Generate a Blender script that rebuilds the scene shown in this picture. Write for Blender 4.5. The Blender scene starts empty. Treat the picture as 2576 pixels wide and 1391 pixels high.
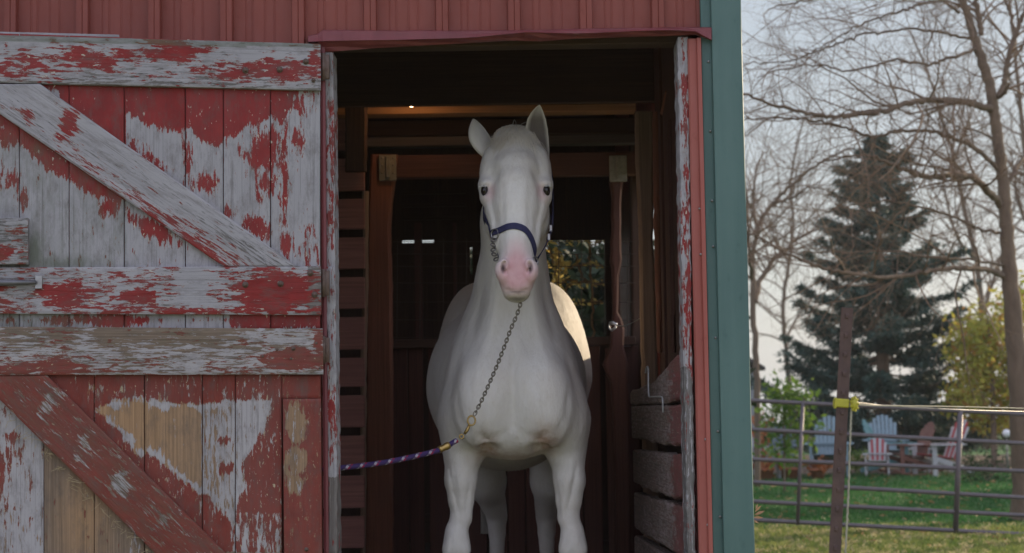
import bpy, math, random
import numpy as np
from mathutils import Vector, Matrix
rnd = random.Random(7)
nrs = np.random.RandomState(11)
S = bpy.context.scene
COL = S.collection
rad = math.radians

# ---------------------------------------------------------------- camera
F_PX, CX, CY, W_PX = 4150.0, 1288.0, 695.5, 2576.0     # focal length and centre, in units of 1/2576 of the picture width
CAM = np.array([0.0, 0.0, 1.55]); TILT = rad(4.13); ROLL = rad(0.85)
Fw = np.array([0, math.cos(TILT), math.sin(TILT)])
R0 = np.array([1.0, 0, 0]); U0 = np.array([0, -math.sin(TILT), math.cos(TILT)])
Rv = R0*math.cos(ROLL) - U0*math.sin(ROLL)
Uv = U0*math.cos(ROLL) + R0*math.sin(ROLL)
cd = bpy.data.cameras.new('camera'); cam = bpy.data.objects.new('camera', cd); COL.objects.link(cam)
cd.sensor_width = 36; cd.lens = 36*F_PX/W_PX; cd.clip_end = 8000; cd.clip_start = 0.05
cam.matrix_world = Matrix(((Rv[0], Uv[0], -Fw[0], CAM[0]), (Rv[1], Uv[1], -Fw[1], CAM[1]), (Rv[2], Uv[2], -Fw[2], CAM[2]), (0, 0, 0, 1)))
cd.dof.use_dof = True; cd.dof.focus_distance = 6.45; cd.dof.aperture_fstop = 4.0
S.camera = cam

# ---------------------------------------------------------------- sky, sun, exposure
SUN_AZ = rad(52)      # clockwise from +Y (behind the barn) towards +X
SUN_EL = rad(17)
w = bpy.data.worlds.new("World"); S.world = w; w.use_nodes = True
nt = w.node_tree; bg = nt.nodes['Background']
sky = nt.nodes.new('ShaderNodeTexSky'); sky.sky_type = 'NISHITA'; sky.sun_disc = False
sky.sun_elevation = SUN_EL; sky.sun_rotation = SUN_AZ
sky.air_density = 1.2; sky.dust_density = 1.5; sky.ozone_density = 1.5
tc = nt.nodes.new('ShaderNodeTexCoord'); mp = nt.nodes.new('ShaderNodeMapping'); mp.inputs['Scale'].default_value = (1, 1, 3.2)
ns = nt.nodes.new('ShaderNodeTexNoise'); ns.inputs['Scale'].default_value = 2.3; ns.inputs['Detail'].default_value = 7; ns.inputs['Roughness'].default_value = 0.55
cr = nt.nodes.new('ShaderNodeValToRGB'); cr.color_ramp.elements[0].position = 0.30; cr.color_ramp.elements[1].position = 0.75
cr.color_ramp.elements[0].color = (.62, .62, .62, 1); cr.color_ramp.elements[1].color = (.92, .92, .92, 1)
mx = nt.nodes.new('ShaderNodeMix'); mx.data_type = 'RGBA'
mx.inputs['B'].default_value = (5.2, 5.7, 6.5, 1)       # thin high cloud
nt.links.new(tc.outputs['Generated'], mp.inputs['Vector']); nt.links.new(mp.outputs['Vector'], ns.inputs['Vector'])
nt.links.new(ns.outputs['Fac'], cr.inputs['Fac']); nt.links.new(cr.outputs['Color'], mx.inputs['Factor'])

# cloud colour raised and blued behind the camera (towards -Y), added fill for the barn front
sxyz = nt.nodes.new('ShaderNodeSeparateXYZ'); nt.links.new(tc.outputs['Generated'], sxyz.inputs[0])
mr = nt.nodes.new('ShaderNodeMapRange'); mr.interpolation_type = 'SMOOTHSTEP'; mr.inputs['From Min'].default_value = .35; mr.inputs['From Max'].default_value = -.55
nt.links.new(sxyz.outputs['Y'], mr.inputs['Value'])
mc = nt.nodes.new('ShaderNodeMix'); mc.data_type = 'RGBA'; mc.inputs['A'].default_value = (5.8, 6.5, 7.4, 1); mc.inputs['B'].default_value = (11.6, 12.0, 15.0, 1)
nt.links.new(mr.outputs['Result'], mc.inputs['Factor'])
hr = nt.nodes.new('ShaderNodeMapRange'); hr.interpolation_type = 'SMOOTHSTEP'; hr.inputs['From Min'].default_value = .26; hr.inputs['From Max'].default_value = -.02
nt.links.new(sxyz.outputs['Z'], hr.inputs['Value'])
hm = nt.nodes.new('ShaderNodeMix'); hm.data_type = 'RGBA'; hm.inputs['B'].default_value = (8.2, 8.5, 8.7, 1)      # paler towards the horizon
hf = nt.nodes.new('ShaderNodeMath'); hf.operation = 'MULTIPLY'; hf.inputs[1].default_value = .8; nt.links.new(hr.outputs['Result'], hf.inputs[0])
hg = nt.nodes.new('ShaderNodeMath'); hg.operation = 'MULTIPLY'; nt.links.new(hf.outputs[0], hg.inputs[0])
yr = nt.nodes.new('ShaderNodeMapRange'); yr.inputs['From Min'].default_value = -.2; yr.inputs['From Max'].default_value = .5; nt.links.new(sxyz.outputs['Y'], yr.inputs['Value']); nt.links.new(yr.outputs['Result'], hg.inputs[1])
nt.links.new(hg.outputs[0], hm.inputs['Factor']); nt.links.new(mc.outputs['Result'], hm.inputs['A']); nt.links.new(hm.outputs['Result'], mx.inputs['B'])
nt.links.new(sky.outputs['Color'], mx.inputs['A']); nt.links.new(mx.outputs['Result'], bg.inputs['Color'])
bg.inputs['Strength'].default_value = 0.10
sd = bpy.data.lights.new('sun', 'SUN'); sd.energy = 5.0; sd.angle = rad(1.0); sd.color = (1.0, 0.80, 0.55)
sun = bpy.data.objects.new('sun', sd); COL.objects.link(sun); sun.location = (20, 20, 12)
sdir = Vector((math.sin(SUN_AZ)*math.cos(SUN_EL), math.cos(SUN_AZ)*math.cos(SUN_EL), math.sin(SUN_EL)))
sun.rotation_euler = sdir.to_track_quat('Z', 'Y').to_euler()
S.view_settings.view_transform = 'Standard'; S.view_settings.look = 'None'
S.view_settings.exposure = 0.0; S.view_settings.gamma = 1.0; S.view_settings.use_curve_mapping = False
S.render.resolution_x = 1024; S.render.resolution_y = 553
S.cycles.max_bounces = 8; S.cycles.diffuse_bounces = 5

# ---------------------------------------------------------------- helpers
def P(px, py, Y):
    """world point at depth Y on the sight line of a picture point"""
    d = Fw*F_PX + Rv*(px-CX) - Uv*(py-CY)
    return CAM + d*((Y-CAM[1])/d[1])
def PX(px, py, Y): return P(px, py, Y)[0]
def PZ(px, py, Y): return P(px, py, Y)[2]

class Plane:
    def __init__(s, p0, eu, ev):
        s.p0 = np.array(p0, float); s.eu = np.array(eu, float)/np.linalg.norm(eu); s.ev = np.array(ev, float)/np.linalg.norm(ev)
        s.n = np.cross(s.eu, s.ev)
    def hit(s, px, py):
        px = np.asarray(px, float); py = np.asarray(py, float)
        d = Fw*F_PX + np.multiply.outer(px-CX, Rv) - np.multiply.outer(py-CY, Uv)
        t = ((s.p0-CAM) @ s.n) / (d @ s.n)
        return CAM + d*t[..., None]

def tag(o, label=None, cat=None, group=None, kind=None):
    if label: o['label'] = label
    if cat: o['category'] = cat
    if group: o['group'] = group
    if kind: o['kind'] = kind
    return o
def thing(name, label, cat, loc=(0, 0, 0), group=None):
    o = bpy.data.objects.new(name, None); COL.objects.link(o); o.location = loc; o.empty_display_size = .2
    return tag(o, label, cat, group)

class MB:
    def __init__(s): s.v = []; s.f = []; s.n = 0; s.uv = []; s.at = {}
    def add(s, v, f, uv=None, at=None):
        v = np.asarray(v, float).reshape(-1, 3)
        s.f.extend([tuple(int(i)+s.n for i in q) for q in f])
        s.v.append(v); s.uv.append(np.zeros((len(v), 2)) if uv is None else np.asarray(uv, float))
        for k in set(list(s.at)+list(at or {})):
            s.at.setdefault(k, [np.zeros((s.n, 4))] if s.n else [])
            s.at[k].append(np.asarray(at[k], float) if at and k in at else np.zeros((len(v), 4)))
        s.n += len(v)
    def addm(s, v, f):     # numpy faces, no tags
        v = np.asarray(v, float).reshape(-1, 3); s.f.extend((np.asarray(f)+s.n).tolist()); s.v.append(v); s.uv.append(np.zeros((len(v), 2))); s.n += len(v)
    def box(s, lo, hi, bev=0.004, rot=None, c=None):
        lo = np.array(lo, float); hi = np.array(hi, float); b = min(bev, (hi-lo).min()*.3)
        cc = (lo+hi)/2; h = (hi-lo)/2
        V = []; idx = {}
        for sx in (-1, 1):
            for sy in (-1, 1):
                for sz in (-1, 1):
                    for a in range(3):
                        p = h.copy()-b; p[a] += b
                        idx[(sx, sy, sz, a)] = len(V); V.append(cc+p*np.array([sx, sy, sz]))
        F = []
        I = idx
        for sgn in (-1, 1):
            F.append([I[(sgn, a, b_, 0)] for a, b_ in ((-1, -1), (1, -1), (1, 1), (-1, 1))][::sgn])
            F.append([I[(b_, sgn, a, 1)] for a, b_ in ((-1, -1), (1, -1), (1, 1), (-1, 1))][::sgn])
            F.append([I[(a, b_, sgn, 2)] for a, b_ in ((-1, -1), (1, -1), (1, 1), (-1, 1))][::sgn])
        for a in (-1, 1):
            for b_ in (-1, 1):
                F.append([I[(-1, a, b_, 1)], I[(1, a, b_, 1)], I[(1, a, b_, 2)], I[(-1, a, b_, 2)]])
                F.append([I[(a, -1, b_, 0)], I[(a, 1, b_, 0)], I[(a, 1, b_, 2)], I[(a, -1, b_, 2)]])
                F.append([I[(a, b_, -1, 0)], I[(a, b_, 1, 0)], I[(a, b_, 1, 1)], I[(a, b_, -1, 1)]])
                for c_ in (-1, 1): F.append([I[(a, b_, c_, 0)], I[(a, b_, c_, 1)], I[(a, b_, c_, 2)]])
        V = np.array(V)
        if rot is not None:
            o = cc if c is None else np.array(c, float)
            V = (V-o) @ np.array(rot).T + o
        # orient
        F2 = []
        for q in F:
            p = V[list(q)]; nrm = np.cross(p[1]-p[0], p[2]-p[0])
            cen = V.mean(0)
            F2.append(q if nrm @ (p.mean(0)-cen) > 0 else q[::-1])
        uv = np.stack([V[:, 2] if (hi-lo)[2] > max((hi-lo)[0], (hi-lo)[1]) else (V[:, 0] if (hi-lo)[0] > (hi-lo)[1] else V[:, 1]), V[:, 0]+V[:, 1] if (hi-lo)[2] > max((hi-lo)[0], (hi-lo)[1]) else V[:, 2]], 1)
        s.add(V, F2, uv)
    def tube(s, pts, r, n=6, cap=True, closed=False):
        pts = np.asarray(pts, float); m = len(pts); r = np.ones(m)*r if np.isscalar(r) else np.asarray(r, float)
        T = np.gradient(pts, axis=0) if not closed else np.roll(pts, -1, 0)-np.roll(pts, 1, 0)
        T /= np.linalg.norm(T, axis=1)[:, None]+1e-12
        up = np.array([0, 0, 1.0]) if abs(T[0][2]) < .9 else np.array([1.0, 0, 0])
        N = np.cross(T[0], up); N /= np.linalg.norm(N); Ns = [N]
        for i in range(1, m):
            N = N - T[i]*(N @ T[i]); N /= np.linalg.norm(N)+1e-12; Ns.append(N)
        Ns = np.array(Ns); B = np.cross(T, Ns)
        a = np.arange(n)*2*math.pi/n
        V = pts[:, None]+r[:, None, None]*(np.cos(a)[None, :, None]*Ns[:, None]+np.sin(a)[None, :, None]*B[:, None])
        i, j = np.meshgrid(np.arange(m if closed else m-1), np.arange(n), indexing='ij')
        i2 = (i+1) % m; j2 = (j+1) % n
        f = np.stack([i*n+j, i*n+j2, i2*n+j2, i2*n+j], -1).reshape(-1, 4).tolist()
        if cap and not closed: f.append(list(range(n))[::-1]); f.append(list(range((m-1)*n, m*n)))
        L = np.concatenate([[0], np.cumsum(np.linalg.norm(np.diff(pts, axis=0), axis=1))])
        uv = np.stack([np.repeat(L, n), np.tile(a*max(r.max(), .001), m)], 1)
        s.add(V.reshape(-1, 3), f, uv)
    def ball(s, c, r, nu=12, nv=8, sc=(1, 1, 1)):
        V = []; F = []
        for i in range(nv+1):
            for j in range(nu):
                t = math.pi*i/nv; p = 2*math.pi*j/nu
                V.append([c[0]+r*sc[0]*math.sin(t)*math.cos(p), c[1]+r*sc[1]*math.sin(t)*math.sin(p), c[2]+r*sc[2]*math.cos(t)])
        for i in range(nv):
            for j in range(nu):
                a, b = i*nu+j, i*nu+(j+1) % nu
                F.append((a, a+nu, b+nu, b))
        s.add(V, F)
    def build(s, name, mat, parent=None, smooth=False, local=False):
        v = np.concatenate(s.v); me = bpy.data.meshes.new(name)
        if parent is not None and not local:
            q = parent
            while q.parent: q = q.parent
            v = v - np.array(q.location)
        me.from_pydata(v.tolist(), [], s.f)
        uv = np.concatenate(s.uv)
        li = np.empty(len(me.loops), dtype=np.int32); me.loops.foreach_get('vertex_index', li)
        ul = me.uv_layers.new(name='UVMap'); ul.data.foreach_set('uv', uv[li].astype(np.float32).ravel())
        for k, a in s.at.items():
            ca = me.color_attributes.new(name=k, type='FLOAT_COLOR', domain='POINT')
            ca.data.foreach_set('color', np.concatenate(a).astype(np.float32).ravel())
        if smooth: me.polygons.foreach_set('use_smooth', [True]*len(me.polygons))
        me.materials.append(mat); me.validate(); me.update()
        o = bpy.data.objects.new(name, me); COL.objects.link(o)
        if parent is not None: o.parent = parent
        return o

# ---------------------------------------------------------------- materials
def newmat(name):
    m = bpy.data.materials.new(name); m.use_nodes = True
    return m, m.node_tree, m.node_tree.nodes['Principled BSDF']
def N(nt, t, **kw):
    n = nt.nodes.new(t)
    for k, v in kw.items():
        if k in n.inputs.keys(): n.inputs[k].default_value = v
        else: setattr(n, k, v)
    return n
def ramp(nt, src, stops):
    r = nt.nodes.new('ShaderNodeValToRGB'); nt.links.new(src, r.inputs['Fac']); e = r.color_ramp.elements
    while len(e) < len(stops): e.new(.5)
    for i, (p, c) in enumerate(stops):
        e[i].position = p; e[i].color = (c, c, c, 1) if np.isscalar(c) else (*c, 1)
    return r.outputs['Color']
def mixc(nt, f, a, b, bt='MIX'):
    m = nt.nodes.new('ShaderNodeMix'); m.data_type = 'RGBA'; m.blend_type = bt
    for s_, v in (('Factor', f), ('A', a), ('B', b)):
        if hasattr(v, 'links') or hasattr(v, 'is_linked'): nt.links.new(v, m.inputs[s_])
        else: m.inputs[s_].default_value = v if np.isscalar(v) else (*v, 1)
    return m.outputs['Result']
def mth(nt, op, a, b=None, c=None, clamp=False):
    m = nt.nodes.new('ShaderNodeMath'); m.operation = op; m.use_clamp = clamp
    for i, v in enumerate((a, b, c)):
        if v is None: continue
        if np.isscalar(v): m.inputs[i].default_value = v
        else: nt.links.new(v, m.inputs[i])
    return m.outputs[0]
def coords(nt, kind='Object', scale=(1, 1, 1), rot=(0, 0, 0)):
    t = nt.nodes.new('ShaderNodeTexCoord'); m = nt.nodes.new('ShaderNodeMapping'); m.inputs['Scale'].default_value = scale; m.inputs['Rotation'].default_value = rot
    nt.links.new(t.outputs[kind], m.inputs['Vector']); return m.outputs['Vector']
def noise(nt, vec, scale, detail=4, rough=.55, dist=0):
    n = N(nt, 'ShaderNodeTexNoise', Scale=scale, Detail=detail, Roughness=rough, Distortion=dist); nt.links.new(vec, n.inputs['Vector']); return n.outputs['Fac']
def bump(nt, b, h, strength=.5, dist=.01):
    n = N(nt, 'ShaderNodeBump', Strength=strength, Distance=dist); nt.links.new(h, n.inputs['Height']); nt.links.new(n.outputs['Normal'], b.inputs['Normal']); return n
def plain(name, c1, c2=None, scale=8, rough=.6, metal=0, bstr=.3, bscale=40, kind='Object', vscale=(1, 1, 1), spec=.5, bdist=.004, contrast=.25, trans=0):
    m, nt, b = newmat(name); c2 = c2 or c1
    v = coords(nt, kind, vscale)
    n = noise(nt, v, scale, 6)
    c = mixc(nt, ramp(nt, n, [(.5-contrast, 0.), (.5+contrast, 1.)]), c1, c2)
    nt.links.new(c, b.inputs['Base Color']); b.inputs['Roughness'].default_value = rough; b.inputs['Metallic'].default_value = metal
    b.inputs['Specular IOR Level'].default_value = spec
    if bstr: bump(nt, b, noise(nt, v, bscale, 5), bstr, bdist)
    return m

def paint_wood(name, red=(.265, .020, .018), white=(.385, .375, .395), cream=(.50, .46, .38), tan=(.30, .19, .11), grey=(.20, .19, .185), wash=1.0):
    """flaking two-coat paint over weathered boards; 'mask' = red coat, white coat, tan wood, moss"""
    m, nt, b = newmat(name)
    uv = coords(nt, 'UV')
    fine = noise(nt, coords(nt, 'UV', (16, 95, 1)), 1.0, 7, .72)
    med = noise(nt, coords(nt, 'UV', (11, 30, 1)), 1.0, 9, .70, .35)
    big = noise(nt, coords(nt, 'UV', (2.0, 4.5, 1)), 1.0, 4, .5)
    grain = noise(nt, coords(nt, 'UV', (2.2, 150, 1)), 1.0, 4, .6, .6)
    at = nt.nodes.new('ShaderNodeAttribute'); at.attribute_name = 'mask'
    sp = nt.nodes.new('ShaderNodeSeparateColor'); nt.links.new(at.outputs['Color'], sp.inputs['Color'])
    Rm, Wm, Tm, Mm = sp.outputs['Red'], sp.outputs['Green'], sp.outputs['Blue'], at.outputs['Alpha']
    nz = mth(nt, 'ADD', mth(nt, 'MULTIPLY', mth(nt, 'SUBTRACT', med, .5), 1.55), mth(nt, 'MULTIPLY', mth(nt, 'SUBTRACT', fine, .5), 1.35))
    def lay(mask, n_, k=1.0, w_=.022):
        x = mth(nt, 'ADD', mask, mth(nt, 'MULTIPLY', n_, k))
        return ramp(nt, x, [(.5-w_, 0.), (.5+w_, 1.)])
    nz2 = mth(nt, 'ADD', mth(nt, 'MULTIPLY', mth(nt, 'SUBTRACT', noise(nt, coords(nt, 'UV', (8, 55, 1), ), 1.7, 7, .7, .2), .5), 1.6), mth(nt, 'MULTIPLY', mth(nt, 'SUBTRACT', big, .5), .5))
    spk = ramp(nt, noise(nt, coords(nt, 'UV', (34, 85, 1)), 1.0, 4, .6, .4), [(.635, 0.), (.665, 1.)])
    spk = mth(nt, 'MULTIPLY', spk, ramp(nt, big, [(.40, 0.), (.52, 1.)]))
    fr = lay(mth(nt, 'SUBTRACT', Rm, mth(nt, 'MULTIPLY', spk, .75)), nz); fw = lay(Wm, nz2, 1.15)
    frw = lay(mth(nt, 'ADD', Rm, .022), nz)        # a cream undercoat rim round each red island
    gr = mixc(nt, ramp(nt, grain, [(.35, 0.), (.62, 1.)]), tuple(x*.55 for x in grey), grey)
    tn = mixc(nt, ramp(nt, grain, [(.32, 0.), (.65, 1.)]), tuple(x*.62 for x in tan), tan)
    wood = mixc(nt, Tm, gr, tn)
    wh = mixc(nt, ramp(nt, big, [(.3, 0.), (.7, 1.)]), tuple(x*.80 for x in white), white)
    wh = mixc(nt, ramp(nt, grain, [(.30, .55), (.45, 0.)]), wh, tuple(x*.5 for x in grey))
    rd = mixc(nt, ramp(nt, noise(nt, uv, 14, 5), [(.35, 0.), (.7, 1.)]), tuple(x*.72 for x in red), red)
    rd = mixc(nt, ramp(nt, fine, [(.26, .85), (.42, 0.)]), rd, (.085, .04, .04))
    rd = mixc(nt, ramp(nt, big, [(.38, 0.), (.66, .45)]), rd, tuple(x*.75+.035 for x in red))
    c = mixc(nt, fw, wood, wh)
    c = mixc(nt, mth(nt, 'MULTIPLY', mth(nt, 'SUBTRACT', frw, fr, clamp=True), fw), c, cream)
    c = mixc(nt, fr, c, rd)
    ms = lay(mth(nt, 'MULTIPLY', Mm, 1.0), mth(nt, 'MULTIPLY', mth(nt, 'SUBTRACT', med, .5), .9), 1, .22)
    c = mixc(nt, mth(nt, 'MULTIPLY', ms, .72), c, (.085, .105, .06))
    dirt = ramp(nt, noise(nt, coords(nt, 'UV', (5, 12, 1)), 2.1, 8, .74), [(.48, 0.), (.74, .7)])
    c = mixc(nt, dirt, c, (.10, .085, .075))
    nt.links.new(c, b.inputs['Base Color'])
    nt.links.new(mixc(nt, fr, (.85, .85, .85), (.55, .55, .55)), b.inputs['Roughness'])
    b.inputs['Specular IOR Level'].default_value = .3
    h = mth(nt, 'ADD', mth(nt, 'MULTIPLY', grain, .9), mth(nt, 'ADD', mth(nt, 'MULTIPLY', fr, .55), mth(nt, 'MULTIPLY', fw, .4)))
    h = mth(nt, 'ADD', h, mth(nt, 'MULTIPLY', fine, .4))
    bump(nt, b, h, .55, .0035)
    return m
def oldwood(name, c1, c2, vs=(1, 1, 1), rough=.85, gs=90):
    m, nt, b = newmat(name)
    g = noise(nt, coords(nt, 'UV', (2.0, gs, 1)), 1, 5, .62, .5)
    k = noise(nt, coords(nt, 'UV', (1.6, 7, 1)), 1, 6, .6)
    c = mixc(nt, ramp(nt, g, [(.33, 0.), (.66, 1.)]), tuple(x*.6 for x in c1), c1)
    c = mixc(nt, ramp(nt, k, [(.42, 0.), (.68, .9)]), c, c2)
    nt.links.new(c, b.inputs['Base Color']); b.inputs['Roughness'].default_value = rough; b.inputs['Specular IOR Level'].default_value = .25
    bump(nt, b, g, .5, .004); return m
# ---------------------------------------------------------------- the horse: one signed-distance body, meshed by surface nets
FLOOR = 0.45
def surface_nets(Fv, org, h):
    s = Fv < 0
    c = np.zeros(tuple(d-1 for d in Fv.shape), np.int8)
    offs = [(a, b_, c_) for a in (0, 1) for b_ in (0, 1) for c_ in (0, 1)]
    nx, ny, nz = Fv.shape
    for a, b_, d in offs: c += s[a:nx-1+a, b_:ny-1+b_, d:nz-1+d]
    act = np.argwhere((c > 0) & (c < 8)); ids = -np.ones(c.shape, np.int32); ids[tuple(act.T)] = np.arange(len(act))
    val = {o: Fv[act[:, 0]+o[0], act[:, 1]+o[1], act[:, 2]+o[2]] for o in offs}
    acc = np.zeros((len(act), 3)); cnt = np.zeros(len(act))
    for o in offs:
        for ax in range(3):
            if o[ax] == 0:
                q = list(o); q[ax] = 1; q = tuple(q); va, vb = val[o], val[q]
                cr_ = (va < 0) != (vb < 0); t = np.where(cr_, va/np.where(cr_, va-vb, 1), 0)
                p = np.array(o, float)[None]+np.zeros((len(act), 3)); p[:, ax] += t
                acc += p*cr_[:, None]; cnt += cr_
    V = (act+acc/cnt[:, None])*h+org
    Fc = []
    for ax in range(3):
        u, v_ = (ax+1) % 3, (ax+2) % 3
        sl0 = [slice(None)]*3; sl1 = [slice(None)]*3; sl0[ax] = slice(0, -1); sl1[ax] = slice(1, None)
        a_, b_ = s[tuple(sl0)], s[tuple(sl1)]
        e = np.argwhere(a_ != b_)
        lim = np.array(c.shape)
        ok = (e[:, u] > 0) & (e[:, v_] > 0) & (e[:, u] < lim[u]) & (e[:, v_] < lim[v_]) & (e[:, ax] < lim[ax])
        e = e[ok]; ins = s[tuple(e.T)]
        du = np.zeros(3, int); du[u] = 1; dv = np.zeros(3, int); dv[v_] = 1
        q = np.stack([ids[tuple((e-du-dv).T)], ids[tuple((e-dv).T)], ids[tuple(e.T)], ids[tuple((e-du).T)]], 1)
        q[~ins] = q[~ins][:, ::-1]; Fc.append(q)
    return V, np.concatenate(Fc)

class Sculpt:
    def __init__(s, lo, hi, h):
        s.lo = np.array(lo, float); s.h = h; s.shape = tuple(np.ceil((np.array(hi)-s.lo)/h).astype(int)+1)
        s.F = np.full(s.shape, 9.0, np.float32)
    def apply(s, lo, hi, fn, k, sub=False):
        m = k+3*s.h
        i0 = np.maximum(((np.array(lo)-m-s.lo)/s.h).astype(int), 0); i1 = np.minimum(((np.array(hi)+m-s.lo)/s.h).astype(int)+2, s.shape)
        if (i1 <= i0).any(): return
        ax = [s.lo[a]+np.arange(i0[a], i1[a])*s.h for a in range(3)]
        X, Y, Z = np.meshgrid(*ax, indexing='ij', sparse=True)
        d = fn(X, Y, Z).astype(np.float32)
        sl = tuple(slice(i0[a], i1[a]) for a in range(3)); a_ = s.F[sl]
        if sub:
            h_ = np.clip(.5-.5*(a_+d)/k, 0, 1); s.F[sl] = a_*(1-h_)-d*h_+k*h_*(1-h_)
        else:
            h_ = np.clip(.5+.5*(a_-d)/k, 0, 1); s.F[sl] = a_*(1-h_)+d*h_-k*h_*(1-h_)
    def ell(s, c, r, k=.04, rx=0, ry=0, rz=0, sub=False):
        c = np.array(c, float); r = np.array(r, float)
        M = np.array(Matrix.Rotation(rad(rz), 3, 'Z') @ Matrix.Rotation(rad(ry), 3, 'Y') @ Matrix.Rotation(rad(rx), 3, 'X')).T
        ext = np.sqrt(((M.T*r)**2).sum(1))
        def fn(X, Y, Z):
            x, y, z = X-c[0], Y-c[1], Z-c[2]
            a = M[0, 0]*x+M[0, 1]*y+M[0, 2]*z; b_ = M[1, 0]*x+M[1, 1]*y+M[1, 2]*z; d = M[2, 0]*x+M[2, 1]*y+M[2, 2]*z
            k0 = np.sqrt((a/r[0])**2+(b_/r[1])**2+(d/r[2])**2); k1 = np.sqrt((a/r[0]**2)**2+(b_/r[1]**2)**2+(d/r[2]**2)**2)+1e-6
            return k0*(k0-1)/k1
        s.apply(c-ext, c+ext, fn, k, sub)
    def cone(s, a, b, ra, rb, k=.03, sx=1.0, sub=False):
        a = np.array(a, float); b = np.array(b, float); ba = b-a; L = ba @ ba; rm = max(ra, rb)*max(1, sx)
        cx = (a[0]+b[0])/2
        def fn(X, Y, Z):
            x, y, z = X-a[0], Y-a[1], Z-a[2]
            t = np.clip((x*ba[0]+y*ba[1]+z*ba[2])/L, 0, 1)
            return (np.sqrt(((x-t*ba[0])/sx)**2+(y-t*ba[1])**2+(z-t*ba[2])**2)-(ra+(rb-ra)*t))*min(1, sx)
        s.apply(np.minimum(a, b)-rm, np.maximum(a, b)+rm, fn, k, sub)
    def chain(s, pts, k=.03, sx=1.0):
        for (a, ra), (b, rb) in zip(pts[:-1], pts[1:]): s.cone(a, b, ra, rb, k, sx)

def crease_all(V, Q):
    """muscle furrows and cords pressed into the front of the body"""
    nf = np.cross(V[Q[:, 2]]-V[Q[:, 0]], V[Q[:, 3]]-V[Q[:, 1]]); nv = np.zeros_like(V)
    for k in range(4):
        for d in range(3): nv[:, d] += np.bincount(Q[:, k], nf[:, d], len(V))
    nv /= np.linalg.norm(nv, axis=1)[:, None]+1e-12
    dsp = np.zeros(len(V))
    def cr(Y, pts, w, dep, ylim=7.0):
        C = np.array([P(x, y, Y) for x, y in pts])[:, [0, 2]]; q = V[:, [0, 2]]; best = np.full(len(V), 9.); tt = np.zeros(len(V)); n = len(C)-1
        for i in range(n):
            a, b_ = C[i], C[i+1]; e_ = b_-a; t = np.clip(((q-a) @ e_)/(e_ @ e_), 0, 1); d = np.linalg.norm(q-a-t[:, None]*e_, axis=1); m = d < best; best[m] = d[m]; tt[m] = (i+t[m])/n
        f = np.exp(-(best/w)**2)*np.clip(-nv[:, 1]*1.6, 0, 1)*(V[:, 1] < ylim)*np.sqrt(np.clip(np.sin(np.pi*np.clip(tt, .04, .96)), 0, 1))
        dsp[:] -= dep*f*(.72 if Y > 6.6 else .6)
    for mir in (0, 1):
        M = (lambda L: L) if mir == 0 else (lambda L: [(2*1290-x, y-3) for x, y in L])
        cr(6.75, M([(1163, 830), (1146, 900), (1142, 980), (1156, 1050), (1188, 1110)]), .020, .013)
        cr(6.70, M([(1290, 1075), (1262, 1096), (1222, 1108), (1186, 1088)]), .018, .006)
        cr(6.70, M([(1205, 1080), (1228, 1125), (1236, 1160)]), .020, .014)
        cr(6.75, M([(1222, 690), (1206, 780), (1182, 870)]), .024, .009)
        cr(6.72, M([(1270, 790), (1256, 860), (1226, 950)]), .022, .008)
        cr(6.72, M([(1248, 740), (1232, 830), (1200, 930)]), .018, -.007)
        cr(6.70, M([(1226, 960), (1210, 1030), (1212, 1075)]), .018, .006)
        cr(6.85, M([(1128, 1165), (1140, 1235), (1158, 1300)]), .009, .007)
        cr(6.85, M([(1185, 1200), (1176, 1260), (1172, 1310)]), .008, .005)
        cr(6.85, M([(1152, 1180), (1160, 1240), (1163, 1290)]), .014, -.005)
        cr(6.85, M([(1150, 1330), (1128, 1352), (1130, 1391)]), .010, -.004)
    cr(6.70, [(1291, 880), (1290, 960), (1291, 1070)], .018, .012)
    for sg in (-1, 1):
        F_ = lambda L: [(1298+sg*x, y) for x, y in L]
        cr(6.45, F_([(34, 470), (32, 560), (34, 640)]), .012, .0045)
        cr(6.45, F_([(24, 450), (22, 560), (20, 650)]), .010, -.002)
        cr(6.47, F_([(72, 500), (62, 545), (52, 600)]), .008, -.0045)
        cr(6.47, F_([(60, 520), (52, 570), (45, 625)]), .010, .004)
        cr(6.47, F_([(66, 440), (58, 420), (50, 395)]), .010, .0035)
        cr(6.45, F_([(70, 492), (60, 489), (52, 494)]), .006, .0025)
        cr(6.45, F_([(78, 466), (66, 463), (56, 470)]), .006, -.003)
        cr(6.50, F_([(58, 555), (60, 590), (54, 620)]), .006, -.002)
    cr(6.5, [(1297, 400), (1297, 450), (1297, 520)], .020, .0025)
    r = np.random.RandomState(4)
    for k in range(7):
        a = r.randn(3); a /= np.linalg.norm(a); f = 9*1.6**k; dsp += .0011*.72**k*np.sin(V @ a*f*1.7+r.rand()*6)*np.sin(V @ np.cross(a, (0.3, .5, .8))*f+r.rand()*6)
    return V+nv*dsp[:, None]
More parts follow.
